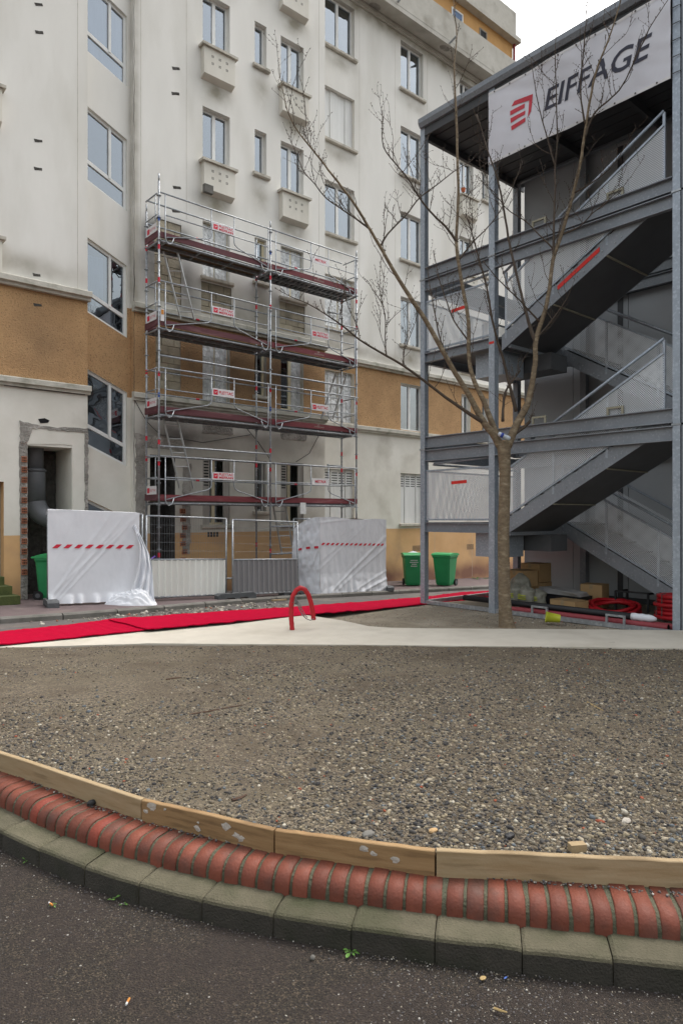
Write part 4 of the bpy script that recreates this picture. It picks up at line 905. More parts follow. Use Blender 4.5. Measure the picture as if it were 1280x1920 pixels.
# ================================================================== SCAFFOLD
SV0, SV1 = 13.5, 14.1; SU = [6.57, 9.44, 12.22]; DZ = [1.95, 3.83, 5.67, 7.54]
scf = thing('scaffold', 'galvanised steel scaffold with four red toe-board decks against the burnt wall', 'scaffold', (9.4, 13.8, gz(9.4, 13.8) + .1))
def tb(name, pts, r, mat='galv', n=7, parent=scf, label=None): m = MB(); m.tube(pts, r, n); return m.build(name, mat, parent, smooth=True, label=label)
RP = .023
def shared(name, mat, fn): m = MB(); fn(m); me = bpy.data.meshes.new(name); me.from_pydata(m.v, [], m.f); me.materials.append(M[mat]); return me
ROS = shared('rosette', 'galv', lambda m: m.tube([(0, 0, -.005), (0, 0, .005)], .052, 8))
for i, u in enumerate(SU):
    for j, v in enumerate((SV0, SV1)):
        zb = gz(u, v) + .10; zt = 8.55 if j == 0 else 8.30
        if i == 0 and j == 0: zt = 8.75
        if i == 2 and j == 1: zt = 8.0
        m = MB(); m.tube([(u, v, zb + .02), (u, v, zt)], RP, 8); m.tube([(u, v, zt), (u, v, zt + .16)], RP * .75, 8)
        po = m.build('post', 'galv', scf, smooth=True)
        m = MB(); m.box((u - .07, v - .07, zb), (u + .07, v + .07, zb + .012)); m.build('base_plate', 'galv', po)
        z = .45
        while z < zt: piece('rosette', ROS, po, Matrix.Translation((u, v, z))); z += .47
        m = MB()
        for z in (.75, 2.7, 3.15, 4.6, 6.6, 7.3): m.tube([(u, v, z + .13 * j), (u, v, z + .13 * j + .10)], RP + .002, 8)
        m.build('red_mark', 'sign_red', po)
        if i < 2 and j == 0: m = MB(); m.tube([(u, v, 7.9), (u, v, 8.0)], RP + .003, 8); m.tube([(u, v, 4.15), (u, v, 4.25)], RP + .003, 8); m.build('blue_mark', 'blue_clip', po)
def sign(u0, u1, zc, lines, v, logo=True, label=None, hh=.085):
    m = MB(); m.box((u0, v - .012, zc - hh), (u1, v - .004, zc + hh)); s_ = m.build('sign', 'sign_white', scf, label=label); w_ = u1 - u0; x0 = u0 + .02
    if logo:
        a = .11; m = MB(); m.box((x0 + .01, v - .014, zc - a / 2), (x0 + .01 + a, v - .0125, zc + a / 2)); m.build('logo', 'sign_red', s_)
        m = MB(); q = x0 + .01; f = v - .0155
        m.add([(q + .02, f, zc + .025), (q + .045, f, zc - .0), (q + .06, f, zc + .012), (q + .095, f, zc + .03), (q + .06, f, zc - .008), (q + .045, f, zc - .018)], [(0, 5, 1), (1, 5, 4, 2), (2, 4, 3)]); m.build('logo_bird', 'sign_white', s_); x0 += a + .02
    n = len(lines); tw = u1 - .02 - x0 - .01
    for i, tx in enumerate(lines):
        text_mesh('lettering', tx, .075 if n > 1 else .095, 'sign_red', s_, ((x0 + .01 + x0 + .01 + tw) / 2, v - .0145, zc + (.035 - .07 * i if n > 1 else 0)), FACE_STREET, width=tw * (.95 if logo else .72), bold=.002)
TXT = [[(['PLETTAC', 'MEFRAN'], True), (['METRIX'], False)], [(['PLETTAC'], True), (['PLETTAC'], True)], [(['PLETTAC', 'MEFRAN'], True), (['PLETTAC', 'MEFRAN'], True)], [(['PLETTAC', 'MEFRAN'], True), (['METRIX'], False)]]
for k, z in enumerate(DZ):
    for b in range(2):
        u0, u1 = SU[b], SU[b + 1]; L = u1 - u0; vf = SV0 - .03
        # deck planks (two), toe board, side rails
        for q in range(2):
            v0 = SV0 + .01 + q * .30; m = MB(); m.cm = 0; m.box((u0 + .03, v0, z - .015), (u1 - .03, v0 + .285, z + .0)); m.cm = 1
            m.box((u0 + .03, v0, z - .075), (u1 - .03, v0 + .012, z - .016)); m.box((u0 + .03, v0 + .273, z - .075), (u1 - .03, v0 + .285, z - .016))
            nr = 18 if (b == 1 and k == 3) else 4
            for w_ in range(nr): uu = u0 + .15 + (L - .3) * w_ / (nr - 1); m.box((uu, v0 + .0125, z - .06), (uu + .025, v0 + .2725, z - .0155))
            m.build('deck', ['deck_ply' if b == 0 else 'deck_dark', 'galv'], scf)
        m = MB(); m.box((u0 + .02, vf - .01, z + .012), (u1 - .02, vf + .012, z + .135)); t_ = m.build('toe_board', 'toe_red' if (k == 0 or b == 1) else 'toe_board', scf)
        if b == 1 and k:
            text_mesh('lettering', '2A', .07, 'board_cement', t_, (u0 + L * .52, vf - .012, z + .115), FACE_STREET); text_mesh('lettering', 'ECHAFAUDAGE', .045, 'board_cement', t_, (u0 + L * .53, vf - .012, z + .06), FACE_STREET)
        m = MB(); m.box((u0 + .02, SV1 + .02, z + .012), (u1 - .02, SV1 + .04, z + .155)); m.build('toe_board', 'toe_board', scf)
        tb('ledger', [(u0, SV0, z - .05), (u1, SV0, z - .05)], .02); 
        # front guardrail frame with its bent corners
        zt, zm = z + .95, z + .50; vg = SV0 - .055; i0, i1 = u0 + L * .43, u0 + L * .635; o0, o1 = u0 + .12, u1 - .10
        g = tb('guardrail', [(u0, vg, zt), (u1, vg, zt)], .017)
        tb('rail', [(o0, vg, zm), (o1, vg, zm)], .013, parent=g)
        for o_, i_, sg in ((o0, i0, 1), (o1, i1, -1)):
            tb('upright', [(o_, vg, zt), (o_, vg, z + .03), (o_ + sg * .02, vg, z - .05), (o_ + sg * .08, vg, z - .10), (o_ + sg * .15, vg, z - .07), (o_ + sg * .20, vg, z + .06)], .013, parent=g)
            tb('brace', [(i_, vg, zt), (i_, vg, z + .36), (i_ - sg * .02, vg, z + .31), (i_ - sg * .10, vg, z + .26), (o_ + sg * .03, vg, z + .03)], .013, parent=g)
        txt, lg = TXT[k][b]
        sign(i0 + .01, i1 - .01, zm + .08 if b == 0 else zm + .05, txt, vg - .012, lg, label='white sign with red ' + ('lettering and square bird logo' if lg else 'lettering only'))
        # rear rails
        for zz in (z + .5, z + 1.0): tb('rail', [(u0, SV1, zz), (u1, SV1, zz)], .018)
        m = MB(); m.tube([(u0 + L * .42, SV1, z + .5), (u0 + L * .45, SV1, z + .5)], .021, 7); m.build('red_mark', 'sign_red', scf)
    for u, sg in ((SU[0], -1), (SU[2], 1)):             # end guards
        uo = u + sg * .03
        g = tb('end_guard', [(uo, SV0 + .03, z + .95), (uo, SV1 - .03, z + .95)], .016); tb('rail', [(uo, SV0 + .03, z + .5), (uo, SV1 - .03, z + .5)], .013, parent=g)
        tb('upright', [(uo, SV0 + .10, z + .02), (uo, SV0 + .10, z + .95)], .012, parent=g)
        m = MB(); m.box((uo - .012, SV0, z + .012), (uo + .012, SV1, z + .155)); m.build('toe_board', 'toe_board', scf)
        if sg < 0:
            m = MB(); m.box((uo - .022, SV0 + .02, z + .14), (uo - .014, SV1 - .12, z + .32)); s_ = m.build('sign', 'sign_white', scf, label='narrow white sign on the end guard')
            m = MB(); m.box((uo - .024, SV1 - .26, z + .17), (uo - .0225, SV1 - .15, z + .28)); m.build('logo', 'sign_red', s_)
            text_mesh('lettering', 'PLETTAC', .075, 'sign_red', s_, (uo - .0245, SV0 + .18, z + .225), FACE_TOWER, width=.28)
    tb('transom', [(SU[0], SV0, z - .06), (SU[0], SV1, z - .06)], .02); tb('transom', [(SU[1], SV0, z - .06), (SU[1], SV1, z - .06)], .02); tb('transom', [(SU[2], SV0, z - .06), (SU[2], SV1, z - .06)], .02)
# mid-height ledgers
for z in (5.05, 3.12): tb('ledger', [(SU[0], SV0, z), (SU[1], SV0, z)], .022); 
tb('ledger', [(SU[1], SV0, 5.05), (SU[2], SV0, 5.05)], .022); tb('ledger', [(SU[0], SV0, .2), (SU[1], SV0, .2)], .02); tb('ledger', [(SU[1], SV0, .72), (SU[2], SV0, .72)], .02); tb('ledger', [(SU[1], SV0, 1.38), (SU[2], SV0, 1.38)], .02)
for u, z in ((SU[2], 3.0), (SU[2], 7.15)): tb('tie', [(u, SV1, z), (u - .42, SV1 + .1, z)], .022); tb('tie_hook', [(u - .40, SV1 + .1, z - .04), (u - .40, SV1 + .1, z + .04)], .03)
def ladder(p, q, w_, ax):
    m = MB(); p, q, ax = Vector(p), Vector(q), Vector(ax).normalized()
    for s_ in (-1, 1): m.bar(p + ax * s_ * w_ / 2, q + ax * s_ * w_ / 2, .05, .022, (0, 1, 0))
    lad = m.build('ladder', 'alu', scf); L = (q - p).length; n = int(L / .27)
    for i in range(n): c = p.lerp(q, (i + .6) / n); m = MB(); m.tube([c - ax * w_ / 2, c + ax * w_ / 2], .014, 6); m.build('rung', 'alu', lad)
vL = SV0 + .3
def lad_pix(xt, yt, xb, yb, w_=.30): a = on_v(xt, yt, vL); b = on_v(xb, yb, vL); ladder(b, a, w_, (.75, -.45, 0))
lad_pix(320, 472, 352, 600); lad_pix(320, 786, 350, 916); lad_pix(640, 700, 613, 785); lad_pix(524, 950, 540, 1040)
m = MB(); p = on_v(568, 953, SV0 - .1); m.box((p.x - .09, SV0 - .102, p.z - .14), (p.x + .09, SV0 - .1, p.z + .14)); tag(m.build('paper_notice', 'paper_white'), 'sheet of paper notice hanging under the lowest scaffold deck', 'notice')
p = on_v(305, 590, SV0 - .06); m = MB(); m.box((p.x - .05, SV0 - .08, p.z - .14), (p.x + .03, SV0 - .07, p.z + .12)); tag(m.build('access_tag', 'sign_white'), 'small orange and white access tag on the left scaffold post', 'tag')
m = MB(); m.box((p.x - .04, SV0 - .083, p.z + .0), (p.x + .02, SV0 - .081, p.z + .10)); m.build('orange_panel', 'orange_filter', bpy.data.objects['access_tag'])

# ================================================================== SITE FENCE
def zpave(u): return gz(u, 13.0) + .10
def fence_panel(a, b, h_, label, infill, tilt=(0, 0), zlift=.06, mesh_top=True):
    """a, b: foot points (u, v)"""
    A = Vector((a[0], a[1], zpave(a[0]) + zlift)); Bq = Vector((b[0], b[1], zpave(b[0]) + zlift)); d = (Bq - A); d.z = 0; d.normalize(); nn = Vector((-d.y, d.x, 0)); up = Vector((tilt[0], tilt[1], 1)); up = up / up.z
    root = thing('site_fence', label, 'fence panel', tuple((A + Bq) / 2 - Vector((0, 0, zlift))), 'site fence panels')
    L = (Vector((b[0], b[1])) - Vector((a[0], a[1]))).length
    P_ = lambda s_, z, o=0.0: A.lerp(Bq, s_ / L) + up * z + nn * o
    for s_ in (0, L): m = MB(); m.tube([P_(s_, -.04), P_(s_, h_)], .021, 8); m.build('post', 'galv', root, smooth=True)
    for z in (.02, h_ * .47, h_): m = MB(); m.tube([P_(0, z), P_(L, z)], .019, 8); m.build('rail', 'galv', root, smooth=True)
    if infill:
        m = MB(); zb, zt = .03, h_ * .47 - .01; n = int(L / .135); pr = []
        for i in range(n):
            s0 = .02 + (L - .04) * i / n; w_ = (L - .04) / n; pr += [(s0, .0), (s0 + w_ * .62, .0), (s0 + w_ * .72, .030), (s0 + w_ * .90, .030)]
        pr.append((L - .02, 0)); vs = []
        for th in (0, .004): vs += [P_(s_, zb, -o + th) for s_, o in pr] + [P_(s_, zt, -o + th) for s_, o in pr]
        k = len(pr); m.add(vs, [(i, i + 1, k + i + 1, k + i) for i in range(k - 1)] + [(2 * k + i, 3 * k + i, 3 * k + i + 1, 2 * k + i + 1) for i in range(k - 1)]); m.build('corrugated_sheet', infill, root)
    if mesh_top:
        m = MB(); z0, z1 = h_ * .47, h_; s_ = .06
        while s_ < L - .03: m.tube([P_(s_, z0), P_(s_, z1)], .0022, 3, False); s_ += .055
        for q in range(1, 5): m.tube([P_(0, z0 + (z1 - z0) * q / 5), P_(L, z0 + (z1 - z0) * q / 5)], .0022, 3, False)
        m.build('wire_mesh', 'galv', root)
    return root, P_, L
fA, fB, fC = (4.18, 13.12), (6.05, 13.02), (7.88, 12.95)
f1 = fence_panel(fA, (5.98, 13.03), 1.70, 'leftmost fence panel, hidden under the hanging white sheet', None)
f2 = fence_panel((6.06, 13.01), fC, 1.68, 'fence panel with cream corrugated lower half and wire mesh above', 'hoard_white')
f3 = fence_panel((7.96, 12.80), (9.78, 12.85), 1.66, 'leaning fence panel with dark grey corrugated lower half', 'hoard_grey', tilt=(.05, .09))
f4 = fence_panel((10.5, 12.95), (12.6, 12.85), 1.80, 'rightmost fence panel, wrapped in the boxy white sheet', None, zlift=.03)
f5 = fence_panel((10.45, 13.0), (10.10, 13.45), 1.78, 'short end of the fence, returning to the scaffold under the sheet', None, zlift=.03)
def foot(u, v, rz, label, L=.62, w_=.20, h_=.13):
    z = zpave(u); m = MB(); c, s_ = math.cos(rz), math.sin(rz)
    def pt(x, y, z_): return (u + x * c - y * s_, v + x * s_ + y * c, z + z_)
    pf_ = [(-L / 2, 0), (-L * .30, 0), (-L * .26, .035), (-L * .08, .035), (-L * .05, 0), (L * .05, 0), (L * .08, .035), (L * .26, .035), (L * .30, 0), (L / 2, 0), (L / 2, h_ * .7), (L * .42, h_), (-L * .42, h_), (-L / 2, h_ * .7)]
    m.prism([pt(x, -w_ / 2, z_) for x, z_ in pf_], Vector(pt(0, w_, 0)) - Vector(pt(0, 0, 0))); o = m.build('ballast_block', 'foot_block'); tag(o, label, 'ballast block', 'ballast blocks of the fence')
    m = MB()
    for x in (-.1, .1): q = Vector(pt(x, 0, h_)); m.tube([q + Vector((0, 0, .0005)), q + Vector((0, 0, .004))], .03, 8)
    m.build('socket', 'dark_hole', o)
foot(4.20, 13.02, R(80), 'grey ballast block at the left post of the sheeted panel'); foot(6.05, 12.98, R(70), 'grey ballast block at the corner of the fallen sheet'); foot(8.0, 12.75, R(-8), 'long dark ballast block between the cream and the grey fence panels', .9)
foot(9.7, 12.98, R(10), 'grey ballast block behind the red hoop', .7); foot(12.72, 12.95, R(80), 'grey ballast block at the right corner of the boxy sheet')
m = MB(); p = on_g(625, 1206, .1); a = Vector((8.75, 12.45, zpave(8.7) - .05)); m.bar(a, a + Vector((.35, -.05, 0)), .03, .08); tag(m.build('timber_scrap', 'board_pale'), 'short pale timber scrap in the gutter by the long ballast block', 'timber scrap')
# purple ratchet strap tied from fence to scaffold
m = MB(); m.tube([(6.06, 12.97, .72), (6.2, 13.2, .70), (6.45, 13.45, .78), (6.58, 13.46, .62), (6.7, 13.40, .48)], [.018, .016, .02, .018, .012], 5); tag(m.build('strap', 'purple_strap'), 'purple strap tied between fence panel and scaffold', 'strap')

def crease(q): return max(0.0, 1 - abs((q % 1.0) - .5) * 3.2) ** 1.5
def folds(s_, z, seed):
    """taut film: straight creases fanning up from the lower left, then fine ripples"""
    an = math.atan2(z + .75, s_ + .55 + seed * .01); q = an * 17 + 1.2 * fnoise(an * 3, seed); am = max(0, .25 + 1.5 * fnoise(an * 7 + 2, seed * 1.3)) * (1 - .6 * max(0, min(1, (z - .9) / .8)))
    a2 = math.atan2(1.9 - z, 1.9 - s_); q2 = a2 * 14
    return .016 * am * crease(q) + .010 * max(0, fnoise(a2 * 6, seed + 4)) * crease(q2) + .012 * fnoise(s_ * .9, z * .8, seed) + .0035 * fnoise(s_ * 6, z * 2.5, seed + 7) + .0015 * fnoise(s_ * 19, z * 9, seed + 9)
def hazard(root, fn, n, name='hazard_tape', s0=0.0, s1=1.0, zc=None, hh=.035, slant=.05):
    m = MB(); wd = (s1 - s0) / n
    for i in range(n):
        a = s0 + wd * i; b = a + wd * .5
        for k in range(3):
            x0, x1 = a + (b - a) * k / 3, a + (b - a) * (k + 1) / 3; m.quad(fn(x0, zc - hh), fn(x1, zc - hh), fn(x1 + slant * wd / .12, zc + hh), fn(x0 + slant * wd / .12, zc + hh))
    m.build(name, 'sign_red', root)
# sheet over the first panel
_, Pq, Lq = f1
def sh1(s_, z):
    k = (s_ / Lq); lean = .0
    o = -.05 - folds(s_, z, 1) - .03 * (1 - z / 1.7) - .03 * max(0, 1 - z / .16) * (1 + math.sin(s_ * 24 + 3 * fnoise(s_ * 4, 1)))
    return Pq(max(-.03, s_), z, o)
m = MB(); zb_ = -.02
m.grid(90, 90, lambda a, b: sh1(-.02 + (Lq - .06) * a, zb_ + (1.73 - zb_) * b))
m.grid(60, 6, lambda a, b: sh1(-.02 + (Lq - .10) * a, 1.73) + Vector((0, .10 * b, .02 * math.sin(b * 3.1) - .10 * b * b)))
tp = m.build('plastic_sheet', 'tarp', smooth=True); tag(tp, 'white plastic sheet hanging over the leftmost fence panel, its corner fallen to the ground', 'plastic sheet', 'white plastic sheets')
hazard(tp, lambda s_, z: sh1(s_, z) + Vector((0, -.012, 0)), 8, s0=.05, s1=Lq - .18, zc=1.05)
# gathered corner: hangs in folds from the post then heaps on the ground
LB = [(247, 984), (255, 1000), (262, 1020), (262, 1050), (256, 1080), (248, 1105), (238, 1128)]; RB = [(254, 984), (268, 1010), (281, 1040), (286, 1070), (288, 1100), (290, 1125), (291, 1144)]
def hang(a, b):
    f = min(b * 6, 5.999); i = int(f); k = f - i; x0 = LB[i][0] + (LB[i + 1][0] - LB[i][0]) * k; y0 = LB[i][1] + (LB[i + 1][1] - LB[i][1]) * k; x1 = RB[i][0] + (RB[i + 1][0] - RB[i][0]) * k; y1 = RB[i][1] + (RB[i + 1][1] - RB[i][1]) * k
    D = 13.62 - .35 * b - (.03 + .10 * b) * abs(math.sin(a * 9.5 + 1.5 * b + 1.2 * fnoise(a * 2, b * 3))) - .05 * fnoise(a * 6, b * 5, 2)
    return at_d(x0 + (x1 - x0) * a, y0 + (y1 - y0) * a, D)
m = MB(); m.grid(60, 70, hang); m.build('hanging_fold', 'tarp', tp, smooth=True)
hc = on_g(246, 1137, .06)
def heap(a, b):
    th = 2 * math.pi * a; r = b; lx, ly = math.cos(th) * r, math.sin(th) * r
    n1 = fnoise(lx * 1.5 + 3, ly * 1.5, 2); rd = 1 - abs(fnoise(lx * 2.2 + n1, ly * 4.2, 6)) * 2.2; rd2 = 1 - abs(fnoise(lx * 5 + 1, ly * 6 + n1 * 2, 9)) * 2
    hgt = (1 - r ** 2.2) * (.13 + .13 * max(0, lx + .3) + .06 * n1) + (.10 * max(0, rd) + .035 * max(0, rd2)) * (1 - r ** 5)
    rad = 1 + .16 * fnoise(math.cos(th) * 1.5, math.sin(th) * 1.5, 12)
    q = hc + Vector((RT[0], RT[1], 0)) * (.50 * lx * rad) + Vector((FW[0], FW[1], 0)) * (.26 * ly * rad); return (q.x, q.y, gz(q.x, q.y) + .02 + (.07 if q.y > vk(q.x) - .05 else 0) + max(0, hgt))
m = MB(); m.grid(120, 40, heap, flip=True); m.build('heap', 'tarp', tp, smooth=True)
# boxy sheet over the last panels
_, P4, L4 = f4
def sh2(s_, z): return P4(min(L4 + .03, max(-.02, s_)), z, -.055 - 1.6 * folds(s_ * 1.1, z, 21) - .004 * math.sin(s_ * 30 + 4 * fnoise(s_ * 2, z * 1.5, 8)) * max(0, .8 - z / 1.8) - .09 * max(0, 1 - z / .45) * (.4 + .6 * abs(fnoise(s_ * 5, z * 4, 4))))
m = MB(); m.grid(90, 80, lambda a, b: sh2(-.02 + (L4 + .05) * a, -.05 + 1.88 * b + .02 * math.sin(a * 9)))
e0 = lambda b: sh2(-.02, -.05 + 1.88 * b)
def side2(a, b):     # left side runs back to the scaffold
    p0 = e0(b); q = Vector((10.08 - .10 * (1 - b), 13.42, p0.z - .30 * max(0, a) ** 1.3 * b * b)); p = p0.lerp(q, a); f = .045 * fnoise(a * 2.5, b * 3, 31) + .03 * fnoise(a * 7, b * 9, 35) + .022 * crease(a * 2.5 + b * 3.5 + fnoise(a * 2, b * 2)) + .010 * fnoise(a * 16, b * 22, 37)
    return p + Vector((-.7, -.7, 0)) * (f + .03)
m.grid(40, 80, side2, flip=True); m.grid(60, 8, lambda a, b: sh2(-.02 + (L4 + .05) * a, 1.83) + Vector((0, .5 * b * (1 - .0 * a), .015 * fnoise(a * 7, b * 5) - .02 * b)))
m.grid(20, 60, lambda a, b: sh2(L4 + .03, -.05 + 1.88 * b) + Vector((.03 * fnoise(a * 4, b * 6, 44), .5 * a, 0)))
tp2 = m.build('plastic_sheet', 'tarp', smooth=True); tag(tp2, 'white plastic sheet wrapped round a boxy fence corner beside the green bins', 'plastic sheet', 'white plastic sheets')
hazard(tp2, lambda s_, z: sh2(s_, z) + Vector((0, -.014, 0)), 14, s0=.0, s1=L4 - .03, zc=1.18, hh=.028)
hazard(tp2, lambda s_, z: Vector(side2(s_, (z + .05) / 1.88)) + Vector((-.014, -.014, 0)), 3, s0=.05, s1=.95, zc=1.10, hh=.028, slant=.0)

# ================================================================== WHEELED BINS
def bin_at(u, v, rz, label, sc=1.0, writing=True, open_lid=False):
    z = zpave(u); root = thing('wheeled_bin', label, 'bin', (u, v, z), 'green wheeled bins'); c, s_ = math.cos(rz), math.sin(rz)
    def W(x, y, q): return (u + (x * c - y * s_) * sc, v + (x * s_ + y * c) * sc, z + q * sc)
    m = MB(); rows = []
    for q, hw, f, bk in ((.03, .20, -.20, .18), (.10, .215, -.225, .19), (.80, .265, -.30, .25), (.845, .29, -.325, .27), (.885, .29, -.325, .27)):
        ring = []
        for (x, y) in ((-hw, f), (hw, f), (hw, bk), (-hw, bk)):
            for k in (-1, 1):
                e = .035; sx, sy = (1 if x > 0 else -1), (1 if y > 0 else -1)
                first = (x < 0) == (y < 0)
                ax = (k == -1) == first
                ring.append(W(x - (0 if ax else sx * e), y - (sy * e if ax else 0), q))
        rows.append(ring)
    n = 8; m.add([p for r_ in rows for p in r_], [(i * n + j, i * n + (j + 1) % n, (i + 1) * n + (j + 1) % n, (i + 1) * n + j) for i in range(len(rows) - 1) for j in range(n)] + [tuple(range(n - 1, -1, -1)), tuple((len(rows) - 1) * n + j for j in range(n))]); m.build('body', 'bin_green', root)
    m = MB(); lid = [(-.33, .888), (-.34, .905), (-.30, .94), (-.05, .965), (.20, .955), (.29, .925), (.30, .888)]
    m.prism([W(-.30, y, q) for y, q in lid], Vector(W(.60, 0, 0)) - Vector(W(0, 0, 0))); li = m.build('lid', 'bin_lid', root)
    m = MB(); m.tube([W(-.22, .33, .90), W(.22, .33, .90)], .015 * sc, 8); m.build('handle', 'bin_lid', root)
    for x in (-.235, .235):
        m = MB(); m.tube([W(x - .022, .20, .10), W(x + .022, .20, .10)], .10 * sc, 14); wh = m.build('wheel', 'rubber', root); m = MB(); m.tube([W(x - .024, .20, .10), W(x + .024, .20, .10)], .05 * sc, 10); m.build('hub', 'duct_grey', wh)
    if writing:
        ax = Vector((c, s_, 0)); nn = Vector(W(0, -1, 0)) - Vector(W(0, 0, 0)); nn.normalize()
        m = MB(); rr = random.Random(3)           # four short rows of print too worn to read
        for i, half in enumerate((.10, .12, .06, .09)):
            x = -half
            while x < half:
                w_ = rr.uniform(.008, .02); f = -.297 + .0075 * (.75 - (.74 - .06 * i)) * 10 - .006; q = .74 - .055 * i
                m.quad(W(x, f, q), W(x + w_, f, q), W(x + w_, f - .002, q + .026), W(x, f - .002, q + .026)); x += w_ + .006
        m.build('worn_print', 'sign_white', root)
bin_at(14.65, 13.75, R(-38), 'green wheeled bin with white lettering beside the boxy sheet'); bin_at(15.75, 14.6, R(-35), 'green wheeled bin half hidden behind the lettered bin', .92, False); bin_at(15.62, 13.32, R(-75), 'green wheeled bin standing alone with its wheel towards the right', 1.02, False)
bin_at(4.62, 14.35, R(60), 'green wheeled bin in the broken doorway behind the sheeted fence', .95, False)
m = MB(); lump_c = Vector((15.30, 14.33, zpave(15.3) + .885))
m.grid(12, 8, lambda a, b: lump_c + Vector((.16 * math.sin(b * 3.1) * math.cos(a * 6.28) * (1 + .3 * fnoise(a * 5, b * 5)), .16 * math.sin(b * 3.1) * math.sin(a * 6.28), .10 * (1 - b) + .03 * fnoise(a * 7, b * 7)))); tag(m.build('rubbish_bag', 'tarp', smooth=True), 'white rubbish bag on top of the half hidden bin', 'bag')

# ================================================================== STAIR TOWER
pm('handle_steel', (.36, .34, .26), (.27, .25, .18), 9, .5, metal=.3)
TU, TB = 9.40, 12.30; TV = [8.52, 6.97, 3.97]; VEND = .6; ZB = .0
FL = [0.04, 3.05, 6.16]; HLND = [1.52, 4.62]
tow = thing('stair_tower', 'galvanised steel stair tower with zigzag flights and perforated guards', 'stair tower', (10.8, 5.5, ZB))
def tbm(name, p, q, w_, d, mat='tower_steel', up=(0, 0, 1), parent=tow, label=None): m = MB(); m.bar(p, q, w_, d, up); return m.build(name, mat, parent, label=label)
def chan(name, p, q, h_, parent=tow, mat='tower_steel', face=(-1, 0, 0)):
    """channel beam: web with two flanges standing proud on the face side"""
    p, q = Vector(p), Vector(q); f = Vector(face); m = MB()
    m.bar(p, q, h_ - .024, .012); fl = f * .03
    for s_ in (-1, 1): o = Vector((0, 0, s_ * (h_ / 2 - .006))) + fl; m.bar(p + o, q + o, .012, .075)
    return m.build(name, mat, parent)
def pipe(name, pts, r, parent=tow, mat='tower_post', n=8): m = MB(); m.tube(pts, r, n); return m.build(name, mat, parent, smooth=True)
def perf(poly, parent, name='perforated_panel'):
    m = MB(); m.add(poly, [tuple(range(len(poly)))]); return m.build(name, 'perforated_steel', parent)
PW = [.105, .115, .10]
ZTOP = 8.86
for v, w_ in zip(TV, PW):
    for z0, z1 in ((ZB - .02, 2.83), (2.86, 5.95), (5.98, ZTOP - .02)):
        m = MB(); m.box((TU - w_ / 2, v - w_ / 2, z0), (TU + w_ / 2, v + w_ / 2, z1)); m.build('post', 'tower_post', tow)
    for z in (2.845, 5.965): m = MB(); m.box((TU - w_ * .62, v - w_ * .62, z - .013), (TU + w_ * .62, v + w_ * .62, z + .013)); m.build('joint_plate', 'galv', tow)
for z0, z1 in ((ZB, 2.83), (2.86, 5.95), (5.98, ZTOP - .02)):
    m = MB(); m.box((TU - .05, TV[2] - .165, z0), (TU + .05, TV[2] - .068, z1)); m.build('post', 'tower_steel', tow)
    m = MB(); m.box((TU - .05, VEND - .05, z0), (TU + .05, VEND + .05, z1)); m.build('post', 'tower_post', tow)
    for v in (TV[0], TV[1], VEND): m = MB(); m.box((TB - .06, v - .06, z0), (TB + .06, v + .06, z1)); m.build('post', 'tower_steel', tow)
spans = [(TV[0] - .055, TV[1] + .06), (TV[1] - .06, TV[2] + .055), (TV[2] - .17, VEND + .05)]
for a, b in spans:
    for z0, z1 in ((2.63, 2.83), (2.87, 3.07), (5.75, 5.95), (5.98, 6.18)): chan('beam', (TU + .01, a, (z0 + z1) / 2), (TU + .01, b, (z0 + z1) / 2), z1 - z0)
    m = MB(); m.box((TU - .03, a, ZB + .012), (TU + .04, b, ZB + .075)); m.build('base_beam', 'galv', tow)
for z0, z1 in ((2.63, 2.83), (2.87, 3.07), (5.75, 5.95), (5.98, 6.18), (8.62, 8.84)):
    chan('side_beam', (TU + .06, TV[0], (z0 + z1) / 2), (TB - .06, TV[0], (z0 + z1) / 2), z1 - z0, face=(0, 1, 0))
    chan('rear_beam', (TB - .02, TV[0] - .06, (z0 + z1) / 2), (TB - .02, VEND, (z0 + z1) / 2), z1 - z0)
m = MB(); m.box((TU + .06, TV[0] - .03, ZB + .012), (TB - .06, TV[0] + .03, ZB + .075)); m.build('base_beam', 'galv', tow)
# lifting handles on the bottom beams
for zf in (ZB + .075, 3.07, 6.18):
    for v in (6.10, 4.85):
        m = MB(); q = .145 if zf < 1 else .125; u_ = TU + (.01 if zf < 1 else .0)
        m.bar((u_, v - q, zf + .11), (u_, v + q, zf + .11), .028, .03); m.bar((u_, v - q + .014, zf), (u_, v - q + .014, zf + .096), .03, .028, (0, 1, 0)); m.bar((u_, v + q - .014, zf), (u_, v + q - .014, zf + .096), .03, .028, (0, 1, 0))
        m.build('lifting_handle', 'handle_steel' if zf > 1 else 'galv', tow)
# roof
m = MB(); r0, r1 = TU - .02, TB + .3; n = 12
for i in range(n):
    a = r0 + (r1 - r0) * i / n; w_ = (r1 - r0) / n
    m.box((a, VEND - 1.2, 8.70), (a + w_ * .86, TV[0] + .02, 8.72)); m.box((a + w_ * .86, VEND - 1.2, 8.715), (a + w_, TV[0] + .02, 8.74))
roof = m.build('roof', 'roof_deck', tow)
m = MB(); m.prism([(TU - .10, TV[0] + .03, 8.75), (TU - .14, TV[0] + .03, 8.82), (TU - .14, TV[0] + .03, 8.90), (TU - .03, TV[0] + .03, 8.90), (TU - .03, TV[0] + .03, 8.75)], (0, VEND - 1.3 - TV[0], 0)); m.build('fascia', 'tower_steel', roof); m = MB(); m.box((TU - .05, VEND - 1.2, 8.60), (TU - .025, TV[0] + .02, 8.745)); m.build('gutter_board', 'roof_deck', roof)
m = MB(); m.box((TU - .02, TV[0] + .022, 8.60), (TB + .3, TV[0] + .06, 8.88)); m.build('fascia', 'stair_plate', roof)
